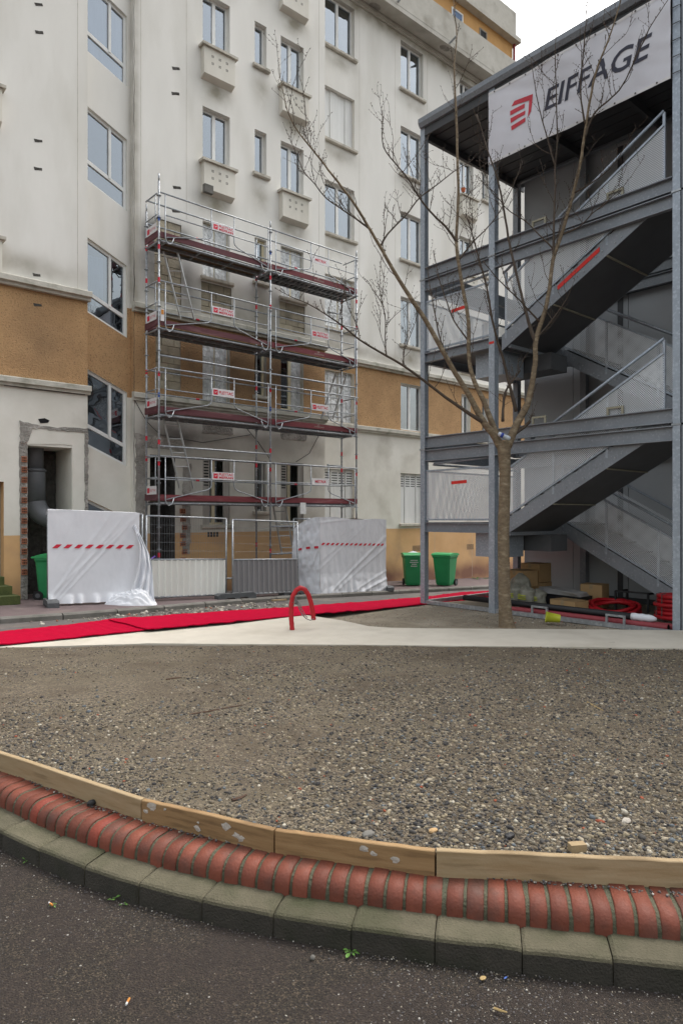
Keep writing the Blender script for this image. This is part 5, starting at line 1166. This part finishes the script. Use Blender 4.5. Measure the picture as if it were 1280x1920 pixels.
for v in (TV[0] - .02, TV[1], 5.5, TV[2], 2.3): m = MB(); m.bar((TU + .05, v, 8.62), (TB, v, 8.62), .13, .06); m.build('roof_joist', 'roof_deck', roof)
# half landings
def guard_frame(p, q, z0, z1, parent, perf_ok=True):
    p, q = Vector(p), Vector(q)
    g = perf([(p.x, p.y, z0), (q.x, q.y, z0), (q.x, q.y, z1), (p.x, p.y, z1)], parent)
    for z in (z0, z1): m = MB(); m.bar((p.x, p.y, z), (q.x, q.y, z), .03, .025); m.build('frame_bar', 'tower_post', g)
    return g
for h_ in HLND:
    m = MB(); m.box((TU + .05, TV[1] - .25, h_ - .045), (TB - .08, TV[0] - .06, h_ - .01)); land = m.build('landing', 'stair_plate', tow)
    chan('landing_beam', (TU + .005, TV[0] - .055, h_ - .10), (TU + .005, TV[1] + .06, h_ - .10), .17, land); chan('landing_beam', (TU + .06, TV[0] - .01, h_ - .10), (TB - .06, TV[0] - .01, h_ - .10), .17, land, face=(0, 1, 0))
    m = MB(); m.bar((TU + .06, TV[1] - .27, h_ - .12), (TB - .08, TV[1] - .27, h_ - .12), .2, .05); m.build('landing_beam', 'tower_steel', land)
    g = guard_frame((TU - .01, TV[0] - .06), (TU - .01, TV[1] + .07), h_ + .04, h_ + .93, land); guard_frame((TU + .06, TV[0] - .02), (TB - .07, TV[0] - .02), h_ + .04, h_ + .93, land)
    pipe('handrail', [(TU + .05, TV[1] + .0, h_ + 1.10), (TU + .07, TV[0] - .18, h_ + 1.06), (TU + .12, TV[0] - .12, h_ + 1.05), (TB - .12, TV[0] - .12, h_ + 1.05)], .021, land)
    m = MB(); m.box((TU + .2, 6.93, h_ - .60), (TU + .8, 7.50, h_ - .19)); m.build('service_box', 'tower_post', land); m = MB(); m.box((TU + .85, 6.42, h_ - .50), (TU + 1.35, 7.4, h_ - .22)); m.build('service_box', 'stair_plate', land)
    p = on_u(860, 904 if h_ < 2 else 579, TU - .014); m = MB(); m.bar((p.x - .004, p.y + .17, p.z - .006), (p.x - .004, p.y - .17, p.z + .02 - .014), .055, .004); m.build('red_strip', 'red_tape', g)
# flights
BOLT = shared('bolt', 'galv', lambda m: m.tube([(0, 0, 0), (-.012, 0, 0)], .011, 6))
VLO, VHI = TV[1] - .22, TV[2] + .12
def flight(u0, u1, va, za, vb, zb, front):
    """from (va, za) up to (vb, zb)"""
    dv, dz = vb - va, zb - za; S = lambda k, u, up=0.0: Vector((u, va + dv * k, za + dz * k + up)); root = None
    ml = []
    for i, u in enumerate((u0, u1)):
        m = MB(); m.prism([S(-.03, u, -.20), S(1.0, u, -.20), S(1.0, u, .055), S(-.03, u, .055)], (.012 if i == 0 else -.012, 0, 0)); ml.append(m)
    m = MB(); n = 9
    for i in range(n):
        k0, k1 = i / n, (i + 1) / n; z = za + dz * k1 - .03
        m.box((u0 + .013, va + dv * k0, z - .03), (u1 - .013, va + dv * k1, z)); 
    fl = m.build('flight', 'stair_plate', tow); 
    for q in ml: q.build('stringer', 'tower_steel', fl)
    m = MB(); m.prism([S(-.02, u0 + .013, -.195), S(1.0, u0 + .013, -.195), S(1.0, u1 - .013, -.195), S(-.02, u1 - .013, -.195)], (0, 0, .008)); m.build('soffit_plate', 'stair_plate', fl)
    m = MB()
    for k in (.33, .66): m.bar(S(k, u0 + .02, -.205), S(k, u1 - .02, -.205), .018, .03)
    m.build('soffit_seam', 'handle_steel', fl)
    for i in range(9):
        for dk in (0, .035): piece('bolt', BOLT, fl, Matrix.Translation(S(.05 + i * .11 + dk, u0, -.13 + .05 * (i % 2))))
    ug = u0 - .005
    g = perf([S(.0, ug, .10), S(.97, ug, .10), S(.97, ug, .86), S(.0, ug, .86)], fl)
    for up in (.10, .86): m = MB(); m.bar(S(0, ug, up), S(.97, ug, up), .03, .028); m.build('frame_bar', 'tower_post', g)
    for k in (.0, .33, .66, .97): m = MB(); m.bar(S(k, ug + .02, -.05), S(k, ug + .02, 1.04 if k in (0, .97) else .86), .035, .03, (0, 1, 0)); m.build('baluster', 'tower_post', g)
    pipe('handrail', [S(-.02, ug + .01, 1.06), S(.97, ug + .01, 1.06)], .022, g)
    if not front:
        g2 = perf([S(.0, u1, .10), S(.97, u1, .10), S(.97, u1, .86), S(.0, u1, .86)], fl); pipe('handrail', [S(-.02, u1, 1.06), S(.97, u1, 1.06)], .022, g2)
    return fl, S
for k in range(2):
    f_, S = flight(TU + .03, 10.72, VLO, HLND[k] - .01, VHI, FL[k + 1] - .02, True)
    if k == 1: m = MB(); m.prism([S(.36, TU + .022, -.055), S(.62, TU + .022, -.055), S(.62, TU + .022, .015), S(.36, TU + .022, .015)], (.004, 0, 0)); m.build('red_strip', 'red_tape', f_)
    flight(11.02, 12.16, VHI, FL[k] + .01, VLO, HLND[k], False)
p = on_u(917, 643, TU - .07); m = MB(); m.box((TU - .0605, TV[1] - .05, p.z - .02), (TU - .058, TV[1] + .05, p.z + .02)); m.build('red_strip', 'red_tape', tow)
# floors on the right, with their guards
for z in FL[1:]:
    m = MB(); m.box((TU + .05, VEND - 1, z - .07), (TB - .05, VHI - .01, z - .02)); fl = m.build('floor_plate', 'stair_plate', tow)
    guard_frame((TU - .01, TV[2] - .2), (TU - .01, VEND + .06), z + .08, z + .98, fl); pipe('handrail', [(TU, TV[2] - .18, z + 1.08), (TU, VEND, z + 1.08)], .022, fl)
    m = MB(); m.bar((TU + .08, TV[2] + .12, z - .12), (TB - .08, TV[2] + .12, z - .12), .2, .06); m.build('cross_beam', 'tower_steel', fl)
# module building behind
mod = thing('site_cabins', 'stacked pale grey site cabins behind the stair tower', 'cabin', (15, 4, 0)); MU = TB + .12
m = MB(); m.box((MU + .05, -5, -.05), (18.5, 8.45, 8.6)); m.build('cabin_body', 'roof_deck', mod)
for k in range(3):
    z0 = .10 + 3.06 * k; v = 8.42; i = 0
    while v > -4: m = MB(); m.box((MU, v - 1.13, z0), (MU + .045, v - .006, z0 + 2.62)); m.build('wall_panel', 'module_panel', mod); v -= 1.136; i += 1
    m = MB(); m.box((MU - .03, -5, z0 + 2.64), (MU + .04, 8.45, z0 + 2.95)); m.build('floor_rail', 'tower_steel', mod)
for v in (6.3, 2.0): m = MB(); m.box((MU - .02, v - .05, .0), (MU + .02, v + .05, 8.6)); m.build('corner_post', 'roof_deck', mod)
# banner
ban = thing('banner', 'large white vinyl banner with dark blue lettering and red striped logo on the stair tower', 'banner', (TU - .08, 5.45, 7.45))
BU = TU - .085; bv0, bv1, bz0, bz1 = TV[1] + .04, TV[2] + .06, 7.48, 8.68
def bw(q):      # gentle billow
    s_ = (bv0 - q.y) / (bv0 - bv1); t = (q.z - bz0) / (bz1 - bz0); e = math.sin(math.pi * max(0, min(1, s_)))
    return Vector((q.x - .018 * e * math.sin(s_ * 9 + t * 3.5) - .02 * e * fnoise(s_ * 4, t * 2.2, 11) - .012 * fnoise(s_ * 9 + t * 6, t * 3, 3), q.y, q.z - .02 * math.sin(math.pi * s_) * (1 if t > .5 else .6)))
m = MB(); m.grid(90, 36, lambda a, b: bw(Vector((BU, bv0 + (bv1 - bv0) * a, bz0 + (bz1 - bz0) * b)))); bs = m.build('sheet', 'banner_vinyl', ban, smooth=True)
m = MB()
for e in (.0, .965): m.grid(90, 2, lambda a, b, e=e: bw(Vector((BU - .004, bv0 + (bv1 - bv0) * a, bz0 + (bz1 - bz0) * (e + .035 * b)))))
m.build('hem', 'sign_white', ban, smooth=True)
EYE = shared('eyelet', 'cable', lambda m: m.tube([(0, 0, 0), (-.004, 0, 0)], .013, 8))
for i in range(10):
    for t in (.02, .98): piece('eyelet', EYE, ban, Matrix.Translation(bw(Vector((BU - .007, bv0 + (bv1 - bv0) * (i + .4) / 10, bz0 + (bz1 - bz0) * t)))))

m = MB()
for v, sg in ((TV[2], 1), (TV[1], -1)):
    for i in range(6):
        z = bz0 + .05 + .22 * i; m.tube([(BU, v + .05, z), (TU - .07, v + .0, z + .01), (TU - .065, v - .055, z + .01), (TU + .06, v - .06, z + .02)], .006, 5)
m.build('cable_tie', 'cable', ban)
def lw(q): q = bw(q); return Vector((q.x - .006, q.y, q.z))
text_mesh('lettering', 'EIFFAGE', .46, 'banner_navy', ban, (BU, 5.16, 8.06), FACE_TOWER, width=1.68, shear=.22, bold=.006, warp=lw)
def crop8(pts): return [lw(on_u(900 + x * .2969, y * .2969, BU)) for x, y in pts]
for pl in ([(195, 668), (213, 632), (262, 612), (329, 586), (324, 640), (319, 698), (300, 738), (303, 690), (305, 626), (250, 645)], [(187, 698), (232, 672), (278, 646), (276, 676), (232, 700), (187, 727)], [(190, 746), (236, 720), (283, 692), (281, 720), (236, 746), (192, 776)], [(194, 796), (240, 768), (285, 738), (285, 766), (240, 793), (198, 823)]):
    m = MB(); m.add(crop8(pl), [tuple(range(len(pl)))[::-1]]); m.build('logo', 'banner_red', ban)


# ================================================================== MATERIALS STORED UNDER THE STAIRS
def gy(u, v): return gz(u, v) + .032
def cyl(name, a, b, r, mat, label, cat, n=14, hollow=True, group=None):
    m = MB(); a, b = Vector(a), Vector(b); m.tube([a, b], r, n, caps=not hollow)
    if hollow: m.cm = 1; m.tube([b - (b - a).normalized() * .002, a + (b - a).normalized() * .002], r * .88, n, caps=False)
    return tag(m.build(name, [mat, 'dark_hole'], smooth=True), label, cat, group)
cyl('conduit_pipe', (9.50, 6.75, .055 + .03), (9.53, 4.15, .085), .045, 'red_pipe', 'dark red pipe lying along the base of the tower, nearer of the two', 'pipe', group='dark red pipes')
cyl('conduit_pipe', (9.62, 6.60, .085), (9.63, 4.05, .085), .045, 'red_pipe', 'dark red pipe lying along the base of the tower, farther of the two', 'pipe', group='dark red pipes')
pa, pb = Vector((9.60, 7.75, .175)), Vector((9.60, 4.72, .172)); cyl('black_pipe', pa, pb, .048, 'pipe_black', 'long black pipe lying on the red pipes under the stairs', 'pipe', hollow=False)
m = MB(); m.tube([(9.60, 4.70 - .05 * i, .172) for i in range(8)], [.052, .056, .050, .056, .049, .054, .045, .02], 12); tag(m.build('wrapped_end', 'tarp', smooth=True), 'crumpled white plastic wrap at the end of the black pipe', 'plastic wrap')
def coil(name, c, Rr, turns, r, label, flat, tilt=(0, 0)):
    m = MB(); n = 34
    rot = Matrix.Rotation(tilt[0], 3, 'X') @ Matrix.Rotation(tilt[1], 3, 'Y'); zs = []
    pts = []; rr = random.Random(int(Rr * 100))
    for i in range(turns * n + 1):
        a = 2 * math.pi * i / n; t = i / n
        rad = Rr + .03 * math.sin(t * 2.3 + rr.uniform(-.02, .02)) - (flat * .03 * (t % 3)); z = (t * 2 * r * (.95 if not flat else .30)) + flat * .02 * math.sin(a * 2 + t)
        pts.append(Vector(c) + rot @ Vector((rad * math.cos(a), rad * math.sin(a), z + r)))
    m.tube(pts, [r + (.0025 if i % 2 else -.0015) for i in range(len(pts))], 7); o = m.build(name, 'pipe_red', smooth=True); tag(o, label, 'conduit coil', 'red conduit coils'); return o
c1 = on_z(1130, 1150, .03); coil('conduit_coil', (c1.x + .35, c1.y, .03), .40, 5, .030, 'flat loose coil of red conduit in front of the cardboard box', 1, (R(6), R(-9)))
c2 = on_z(1240, 1166, .03); o = coil('conduit_coil', (c2.x + .45, c2.y - .12, .02), .36, 6, .033, 'tall tightly strapped coil of red conduit beside the right tower post', 0)
for a in (2.4, 2.75):
    m = MB(); cc = Vector((c2.x + .45, c2.y - .12, 0)); d = Vector((math.cos(a), math.sin(a), 0)); m.tube([cc + d * .33 + Vector((0, 0, .02)), cc + d * .408 + Vector((0, 0, .03)), cc + d * .408 + Vector((0, 0, .43)), cc + d * .33 + Vector((0, 0, .45))], .007, 5); m.build('strap', 'cable', o)
def carton(x, y, u, w_, d, h_, rz, z, label):
    p = on_u(x, y, u); c, s_ = math.cos(rz), math.sin(rz); q = lambda a, b, z_: (p.x + a * c - b * s_, p.y + a * s_ + b * c, z_)
    m = MB(); m.add([q(a, b, zz) for zz in (z, z + h_) for a, b in ((-d / 2, -w_ / 2), (d / 2, -w_ / 2), (d / 2, w_ / 2), (-d / 2, w_ / 2))], [(0, 3, 2, 1), (0, 1, 5, 4), (1, 2, 6, 5), (2, 3, 7, 6), (3, 0, 4, 7), (4, 5, 6, 7)]); o = m.build('cardboard_box', 'cardboard'); tag(o, label, 'box', 'cardboard boxes under the stairs')
    m = MB(); e = .004
    for s2 in (-1, 1): m.add([q(-d / 2 - e, s2 * .002, z + h_ + e), q(d / 2 + e, s2 * .002, z + h_ + e), q(d / 2 + e, s2 * (w_ / 2 + e), z + h_ + e), q(-d / 2 - e, s2 * (w_ / 2 + e), z + h_ + e)], [(0, 1, 2, 3) if s2 > 0 else (3, 2, 1, 0)])
    m.build('flap', 'cardboard', o)
    m = MB(); m.add([q(-d / 2 - .006, -.03, z + h_ - .08), q(-d / 2 - .006, .03, z + h_ - .08), q(-d / 2 - .006, .03, z + h_ + .006), q(d / 2, .03, z + h_ + .007), q(d / 2, -.03, z + h_ + .007), q(-d / 2 - .006, -.03, z + h_ + .006)], [(0, 5, 2, 1), (5, 4, 3, 2)]); m.build('packing_tape', 'board_pale', o)
carton(978, 1130, 10.75, .42, .40, .30, .05, .02, 'cardboard box at the bottom of the stack behind the bags'); carton(976, 1130, 10.75, .44, .40, .30, -.04, .33, 'cardboard box on top of the stack behind the bags')
carton(1005, 1125, 11.25, .42, .40, .36, .1, .02, 'tall cardboard box at the back beside the stack, lower one'); carton(1004, 1125, 11.27, .40, .40, .34, .0, .39, 'cardboard box at the back beside the stack, upper one')
carton(1066, 1146, 10.35, .50, .35, .20, -.12, .02, 'low cardboard box in front of the pale board sheets'); carton(1114, 1125, 11.3, .38, .35, .40, .15, .02, 'open cardboard box standing behind the red coils')
def bag(x, y, u, r, h_, label, sd):
    p = on_u(x, y, u); z = .02; m = MB()
    def fn(a, b):
        th = a * 2 * math.pi; k = math.sin(min(1, b * 1.25) * math.pi / 2 + (0 if b < .8 else (b - .8) * 5)) if b < .8 else max(.16, 1 - (b - .8) * 4.4); n_ = 1 + .22 * fnoise(math.cos(th) * 1.6 + sd, math.sin(th) * 1.6, b * 3) + .05 * math.sin(th * 9 + b * 6) + .10 * fnoise(math.cos(th) * 4 + sd, math.sin(th) * 4, b * 8)
        w_ = .75 + .25 * min(1, b * 4) if b < .25 else 1.0
        return (p.x + r * .8 * w_ * k ** .4 * n_ * math.cos(th) if b < .8 else p.x + r * .8 * k * n_ * math.cos(th), p.y + r * (w_ if b < .8 else k) * n_ * math.sin(th), z + h_ * b + .02 * fnoise(th, b * 4, sd))
    m.grid(28, 18, fn); m.add([fn(i / 28, 0) for i in range(28)], [tuple(range(28))[::-1]]); o = m.build('sack', 'bag_plastic', smooth=True); tag(o, label, 'sack', 'plastic sacks under the stairs')
    m = MB()
    for i in range(3): m.grid(6, 1, lambda a, b, i=i: Vector(fn(.42 + .16 * a, .42 + .08 * i + .045 * b)) + Vector((-.012, 0, 0))); 
    m.build('yellow_print', 'bag_print', o)
bag(962, 1140, 10.15, .17, .42, 'leftmost pale plastic sack beside the tree trunk', 1); bag(985, 1140, 10.2, .16, .40, 'middle pale plastic sack with yellow print', 5); bag(1006, 1138, 10.35, .16, .34, 'right pale plastic sack leaning on the boxes', 9); bag(975, 1128, 10.5, .18, .58, 'taller sack behind the other sacks', 13)
for i in range(4): p = on_u(1056, 1136, 10.8); m = MB(); m.bar((p.x + .05 * i, p.y + .45, .10 + .022 * i + .17), (p.x - .05 * i, p.y - .40, .10 + .022 * i + .15), .018, .30); tag(m.build('board_sheet', 'scrap_board'), ['lowest', 'second', 'third', 'topmost'][i] + ' pale sheet in the stack behind the low box', 'sheet', 'pale board sheets')
m = MB(); p = on_u(1056, 1136, 10.85); m.box((p.x - .15, p.y - .4, .02), (p.x + .25, p.y + .4, .235)); tag(m.build('pallet', 'pipe_black'), 'dark pallet carrying the pale board sheets', 'pallet')
p = on_u(1183, 1128, 11.2); m = MB()
for a, b in (((0, .28, .02), (0, .28, .34)), ((0, -.28, .02), (0, -.28, .34)), ((0, .28, .34), (0, -.28, .34)), ((.4, .28, .02), (.4, .28, .34)), ((.4, -.28, .02), (.4, -.28, .34)), ((0, .28, .33), (.4, .28, .33)), ((0, -.28, .33), (.4, -.28, .33))): m.bar(Vector((p.x, p.y, 0)) + Vector(a), Vector((p.x, p.y, 0)) + Vector(b), .03, .03, (1, 0, 0) if a[2] != b[2] else (0, 0, 1))
tag(m.build('metal_trestle', 'pipe_black'), 'dark metal trestle standing by the cabin wall', 'trestle')
# yellow bucket on its side
p = on_z(1036, 1169, .03); ax = Vector((-.55, .75, .10)).normalized(); m = MB(); c = p + Vector((0, 0, .085)); m.tube([c + ax * .10, c - ax * .10], [.078, .058], 18, caps=False); m.tube([c - ax * .099, c - ax * .101], [.058, .001], 18, caps=False); m.cm = 1; m.tube([c - ax * .09, c + ax * .10], [.055, .074], 18, caps=False); m.cm = 0; m.tube([c + ax * .09, c + ax * .10], [.085, .085], 18)
m = MB()
m.tube([c - ax * .10, c + ax * .09, c + ax * .09, c + ax * .105], [.058, .076, .084, .084], 18, caps=False); m.tube([c + ax * .105, c + ax * .09, c - ax * .09, c - ax * .095], [.080, .073, .055, .001], 18, caps=False); m.tube([c - ax * .10, c - ax * .103], [.058, .001], 18, caps=False)
tag(m.build('bucket', 'bucket_yellow', smooth=True), 'small yellow-green bucket lying on its side by the tower base', 'bucket')

# ================================================================== TREE
tb0 = on_g(948, 1176, .03); TD = tb0.x * FW[0] + tb0.y * FW[1]
tree = thing('bare_tree', 'bare young cherry tree with banded trunk in front of the stair tower', 'tree', tuple(tb0))
def px(w_, D=None): return w_ / F * (D or TD)
tp_ = [(950, 1182, 46), (949, 1172, 37), (947, 1155, 31), (945, 1120, 28), (944, 1060, 26.5), (943, 1000, 26), (945, 940, 26), (946, 890, 25.5), (945, 860, 27), (944, 838, 31), (944, 826, 27)]
pts, rs = [], []
for i in range(len(tp_) - 1):
    for k in range(6):
        a, b = tp_[i], tp_[i + 1]; t = k / 6; x, y, w_ = (a[j] + (b[j] - a[j]) * t for j in range(3)); pts.append(at_d(x, y, TD + .01 * math.sin(y * .02))); rs.append(px(w_) / 2 * .82 * (1 + .030 * fnoise(y * .09, 3) + .02 * fnoise(y * .35, 8)))
m = MB(); m.tube(pts, rs, 16); trunk = m.build('trunk', 'bark', tree, smooth=True)
m = MB(); rr = random.Random(5)           # horizontal lenticel bands
for i in range(150):
    k = rr.randrange(6, len(pts) - 3); c, r0 = pts[k].lerp(pts[k + 1], rr.random()), rs[k]; a0 = math.atan2(-c.y, -c.x) + rr.uniform(-1.35, 1.35); L = rr.uniform(.15, .55); rg = []
    for j in range(5): a = a0 + L * (j / 4 - .5); e = .002 * (1 - abs(j / 2 - 1)) + .001; rg.append((a, e))
    h_ = rr.uniform(.003, .008)
    m.add([c + Vector((math.cos(a) * (r0 + e), math.sin(a) * (r0 + e), zz)) for zz in (-h_ / 2, h_ / 2) for a, e in rg], [(j, j + 1, 6 + j, 5 + j) for j in range(4)])
m.build('lenticel', 'lenticel', trunk)
BR = [  # x, y, width px ...; depth drift at the tip
 ([(940, 842, 18), (925, 815, 17), (905, 790, 16), (875, 735, 14), (845, 686, 13), (800, 605, 12), (765, 552, 11), (735, 503, 9.5), (712, 462, 8.5), (690, 425, 7.5), (668, 388, 6.8), (640, 350, 6), (615, 318, 5.2), (592, 288, 4.6), (572, 264, 4), (553, 238, 3.3), (538, 205, 2.6), (531, 172, 2), (521, 128, 1.2)], -.9),
 ([(908, 793, 10), (880, 776, 9), (835, 745, 8), (792, 712, 7.2), (755, 685, 6.6), (715, 662, 6), (674, 637, 5.2), (642, 611, 4.6), (610, 589, 3.8), (578, 570, 3), (545, 556, 2), (515, 540, 1.2)], -1.3),
 ([(938, 838, 14), (926, 804, 13), (905, 750, 12), (886, 708, 11), (878, 662, 10), (878, 605, 9.5), (868, 545, 9), (858, 485, 8.5), (855, 443, 8), (859, 366, 7), (857, 300, 6.5), (855, 219, 5.6), (851, 122, 4.2), (856, 70, 3.2), (852, 25, 2.2), (846, -30, 1.4)], .5),
 ([(950, 838, 19), (966, 800, 17), (987, 759, 15.5), (998, 712, 14), (1003, 674, 13.5), (1004, 637, 13), (1018, 592, 11.5), (1029, 545, 10.5), (1036, 487, 10), (1052, 439, 9.5), (1073, 366, 8.6), (1086, 310, 8), (1094, 262, 7.4), (1104, 195, 6.4), (1118, 130, 5.2), (1136, 85, 4.2), (1156, 25, 3), (1172, -30, 2)], .2),
 ([(1003, 640, 9), (991, 605, 8), (979, 562, 7.4), (968, 515, 6.8), (955, 460, 6.2), (944, 395, 5.4), (933, 340, 4.6), (914, 284, 3.6), (903, 246, 2.8), (893, 215, 1.8)], .9),
 ([(967, 772, 8), (955, 722, 7.4), (943, 674, 6.6), (930, 633, 6), (920, 585, 5.4), (912, 540, 4.6), (896, 480, 3.8), (885, 440, 3), (872, 400, 2.2)], -.5),
 ([(1037, 480, 6), (1038, 420, 5.2), (1040, 350, 4.6), (1040, 309, 4.2), (1044, 264, 3.6), (1042, 180, 2.8), (1040, 100, 2), (1042, 60, 1.2)], .6),
 ([(1096, 232, 4.6), (1089, 190, 4), (1088, 150, 3.4), (1093, 100, 2.8), (1097, 50, 2.2), (1101, -10, 1.6)], .4),
 ([(1094, 262, 5), (1113, 213, 4.4), (1140, 188, 4), (1166, 160, 3.6), (1195, 100, 3), (1219, 49, 2.4), (1251, 0, 1.8)], -.4),
 ([(1040, 312, 3.8), (1026, 262, 3.2), (1012, 211, 2.6), (1002, 160, 2), (995, 110, 1.3)], .7),
 ([(857, 455, 6), (835, 425, 5.4), (812, 403, 5), (786, 371, 4.6), (766, 337, 4), (743, 309, 3.5), (722, 282, 3), (716, 257, 2.3), (717, 206, 1.4)], -.5),
 ([(713, 463, 5), (722, 445, 4.6), (740, 424, 4.2), (762, 402, 3.8), (786, 371, 3.4), (818, 347, 3), (850, 322, 2.4), (885, 300, 1.6)], .5),
 ([(690, 427, 4.2), (664, 408, 3.8), (640, 392, 3.4), (610, 370, 3), (590, 345, 2.6), (570, 322, 2.2), (556, 290, 1.6), (540, 250, 1)], -.6),
 ([(1075, 362, 4), (1105, 345, 3.2), (1140, 318, 2.6), (1165, 285, 2), (1190, 240, 1.3)], .5),
 ([(1000, 640, 4), (1022, 615, 3.4), (1045, 585, 3), (1062, 560, 2.4), (1072, 535, 1.6)], -.3),
 ([(942, 790, 7), (943, 760, 6.4), (947, 735, 5.4), (962, 712, 4.4), (975, 695, 3.2)], .2),
 ([(1012, 605, 4.4), (980, 570, 3.8), (955, 545, 3.2), (930, 520, 2.6), (905, 490, 2)], -.5),
 ([(1040, 470, 4), (1010, 440, 3.6), (985, 415, 3), (950, 392, 2.4), (925, 360, 1.8), (902, 340, 1.2)], .5),
 ([(878, 640, 4.4), (850, 600, 3.8), (835, 560, 3.2), (822, 520, 2.6), (812, 470, 1.8)], .5),
 ([(845, 686, 4.6), (826, 640, 4), (815, 590, 3), (806, 540, 2), (800, 500, 1.2)], .6),
 ([(858, 490, 4.4), (885, 455, 3.8), (915, 425, 3.2), (940, 390, 2.6), (965, 340, 2), (980, 300, 1.3)], .4),
 ([(1052, 440, 4), (1085, 425, 3.4), (1110, 400, 2.8), (1135, 380, 2.2), (1165, 350, 1.4)], -.4),
 ([(724, 668, 3.4), (722, 640, 3), (722, 600, 2.8), (716, 570, 2.4), (700, 545, 2), (688, 525, 1.4)], .0),
 ([(756, 686, 3), (757, 660, 2.6), (764, 640, 2.2), (776, 610, 1.8), (785, 580, 1.1)], .2),
 ([(960, 810, 9), (968, 795, 8.4), (972, 782, 8)], .1),
 ([(962, 815, 9), (985, 798, 8.4), (993, 790, 8)], -.1),
]
branches = []
def catmull(q, n):
    out = []
    for i in range(len(q) - 1):
        p0, p1, p2, p3 = q[max(i - 1, 0)], q[i], q[i + 1], q[min(i + 2, len(q) - 1)]
        for k in range(n):
            t = k / n; out.append(tuple(.5 * ((2 * p1[j]) + (-p0[j] + p2[j]) * t + (2 * p0[j] - 5 * p1[j] + 4 * p2[j] - p3[j]) * t * t + (-p0[j] + 3 * p1[j] - 3 * p2[j] + p3[j]) * t ** 3) for j in range(len(p1))))
    out.append(tuple(q[-1])); return out
def depth_at(x, y):          # depth of the nearest built branch, so that side branches start on it
    best = (1e9, TD)
    for br in branches:
        for (bx, by, D) in br:
            d = (bx - x) ** 2 + (by - y) ** 2
            if d < best[0]: best = (d, D)
    return best[1] if best[0] < 900 else TD
rr = random.Random(11); spurs = []
for bi, (q, drift) in enumerate(BR):
    q3 = catmull(q, 4); D0 = depth_at(q[0][0], q[0][1]) if bi > 0 and q[0][1] < 815 else TD; n = len(q3)
    line = []; pts = []; rs = []
    for i, (x, y, w_) in enumerate(q3):
        t = i / (n - 1); D = D0 + drift * t ** 1.2; D = min(D, (9.4 - .28) / ray(x, y)[0]) if x > 900 else D; jx = .9 * fnoise(i * .7, bi * 3.1); p = at_d(x + jx, y, D); line.append((x, y, D)); pts.append(p); rs.append(max(.0024, px(max(w_, .3), D) / 2 * (.92 - .20 * min(1, t * 5))))
    branches.append(line); m = MB(); m.tube(pts, rs, 8 if q[0][2] > 8 else 6); m.build('branch', 'bark' if q[0][2] > 12 else 'bark_dark', tree, smooth=True)
    for i in range(2, n - 1):
        w_ = q3[i][2]
        if w_ < 11 and rr.random() < (.95 if w_ < 6 else .6): spurs.append((pts[i], (pts[i + 1] - pts[i - 1]).normalized(), rs[i]))
m = MB(); tw = MB()
def spur(p, d, L, r, depth=0):
    pts = [p]; dd = d.copy(); n = max(2, int(L / .05))
    for i in range(n):
        dd = (dd + Vector((rr.uniform(-.22, .22), rr.uniform(-.22, .22), rr.uniform(-.05, .22)))).normalized(); pts.append(pts[-1] + dd * (L / n))
    tw.tube(pts, [max(.0016, r * (1 - .6 * i / n)) for i in range(n + 1)], 4)
    for i in range(1, n + 1):                # buds
        if rr.random() < .75 or i == n:
            b = pts[i]; e = (dd * .4 + Vector((rr.uniform(-1, 1), rr.uniform(-1, 1), rr.uniform(-.2, .8)))).normalized(); tw.tube([b, b + e * .012, b + e * .022], [.003, .0052, .0015], 4)
    if depth < 1 and L > .16:
        for i in range(1, n):
            if rr.random() < .30: e = (dd * .5 + Vector((rr.uniform(-1, 1), rr.uniform(-1, 1), rr.uniform(0, .9)))).normalized(); spur(pts[i], e, L * rr.uniform(.2, .45), r * .6, depth + 1)
for p, d, r in spurs:
    side = Vector((rr.uniform(-1, 1), rr.uniform(-1, 1), rr.uniform(-.1, 1))).normalized(); dd = (side + d * .45 + Vector((0, 0, .35))).normalized()
    L = rr.choice((.03, .04, .05, .07, .12, .2, .3, .42, .6, .8)) * (1.0 if r > .006 else .75); spur(p, dd, L, max(.0028, min(r * .6, .0055)))
tw.build('twigs', 'bark_dark', tree, kind='stuff')
# bottle wedged in the fork
c = at_d(945, 818, TD - .13); ax = Vector((RT[0], RT[1], -.45)).normalized(); root = thing('plastic_bottle', 'crushed clear plastic bottle with blue label wedged in the tree fork', 'bottle', tuple(c))
m = MB(); m.tube([c - ax * .10, c - ax * .085, c - ax * .02, c, c + ax * .05, c + ax * .085, c + ax * .095], [.012, .03, .034, .028, .034, .030, .008], 12); m.build('bottle_body', 'bottle', root, smooth=True)
m = MB(); m.tube([c - ax * .06, c - ax * .02], [.034, .0355], 12); m.build('label_band', 'label_blue', root, smooth=True)
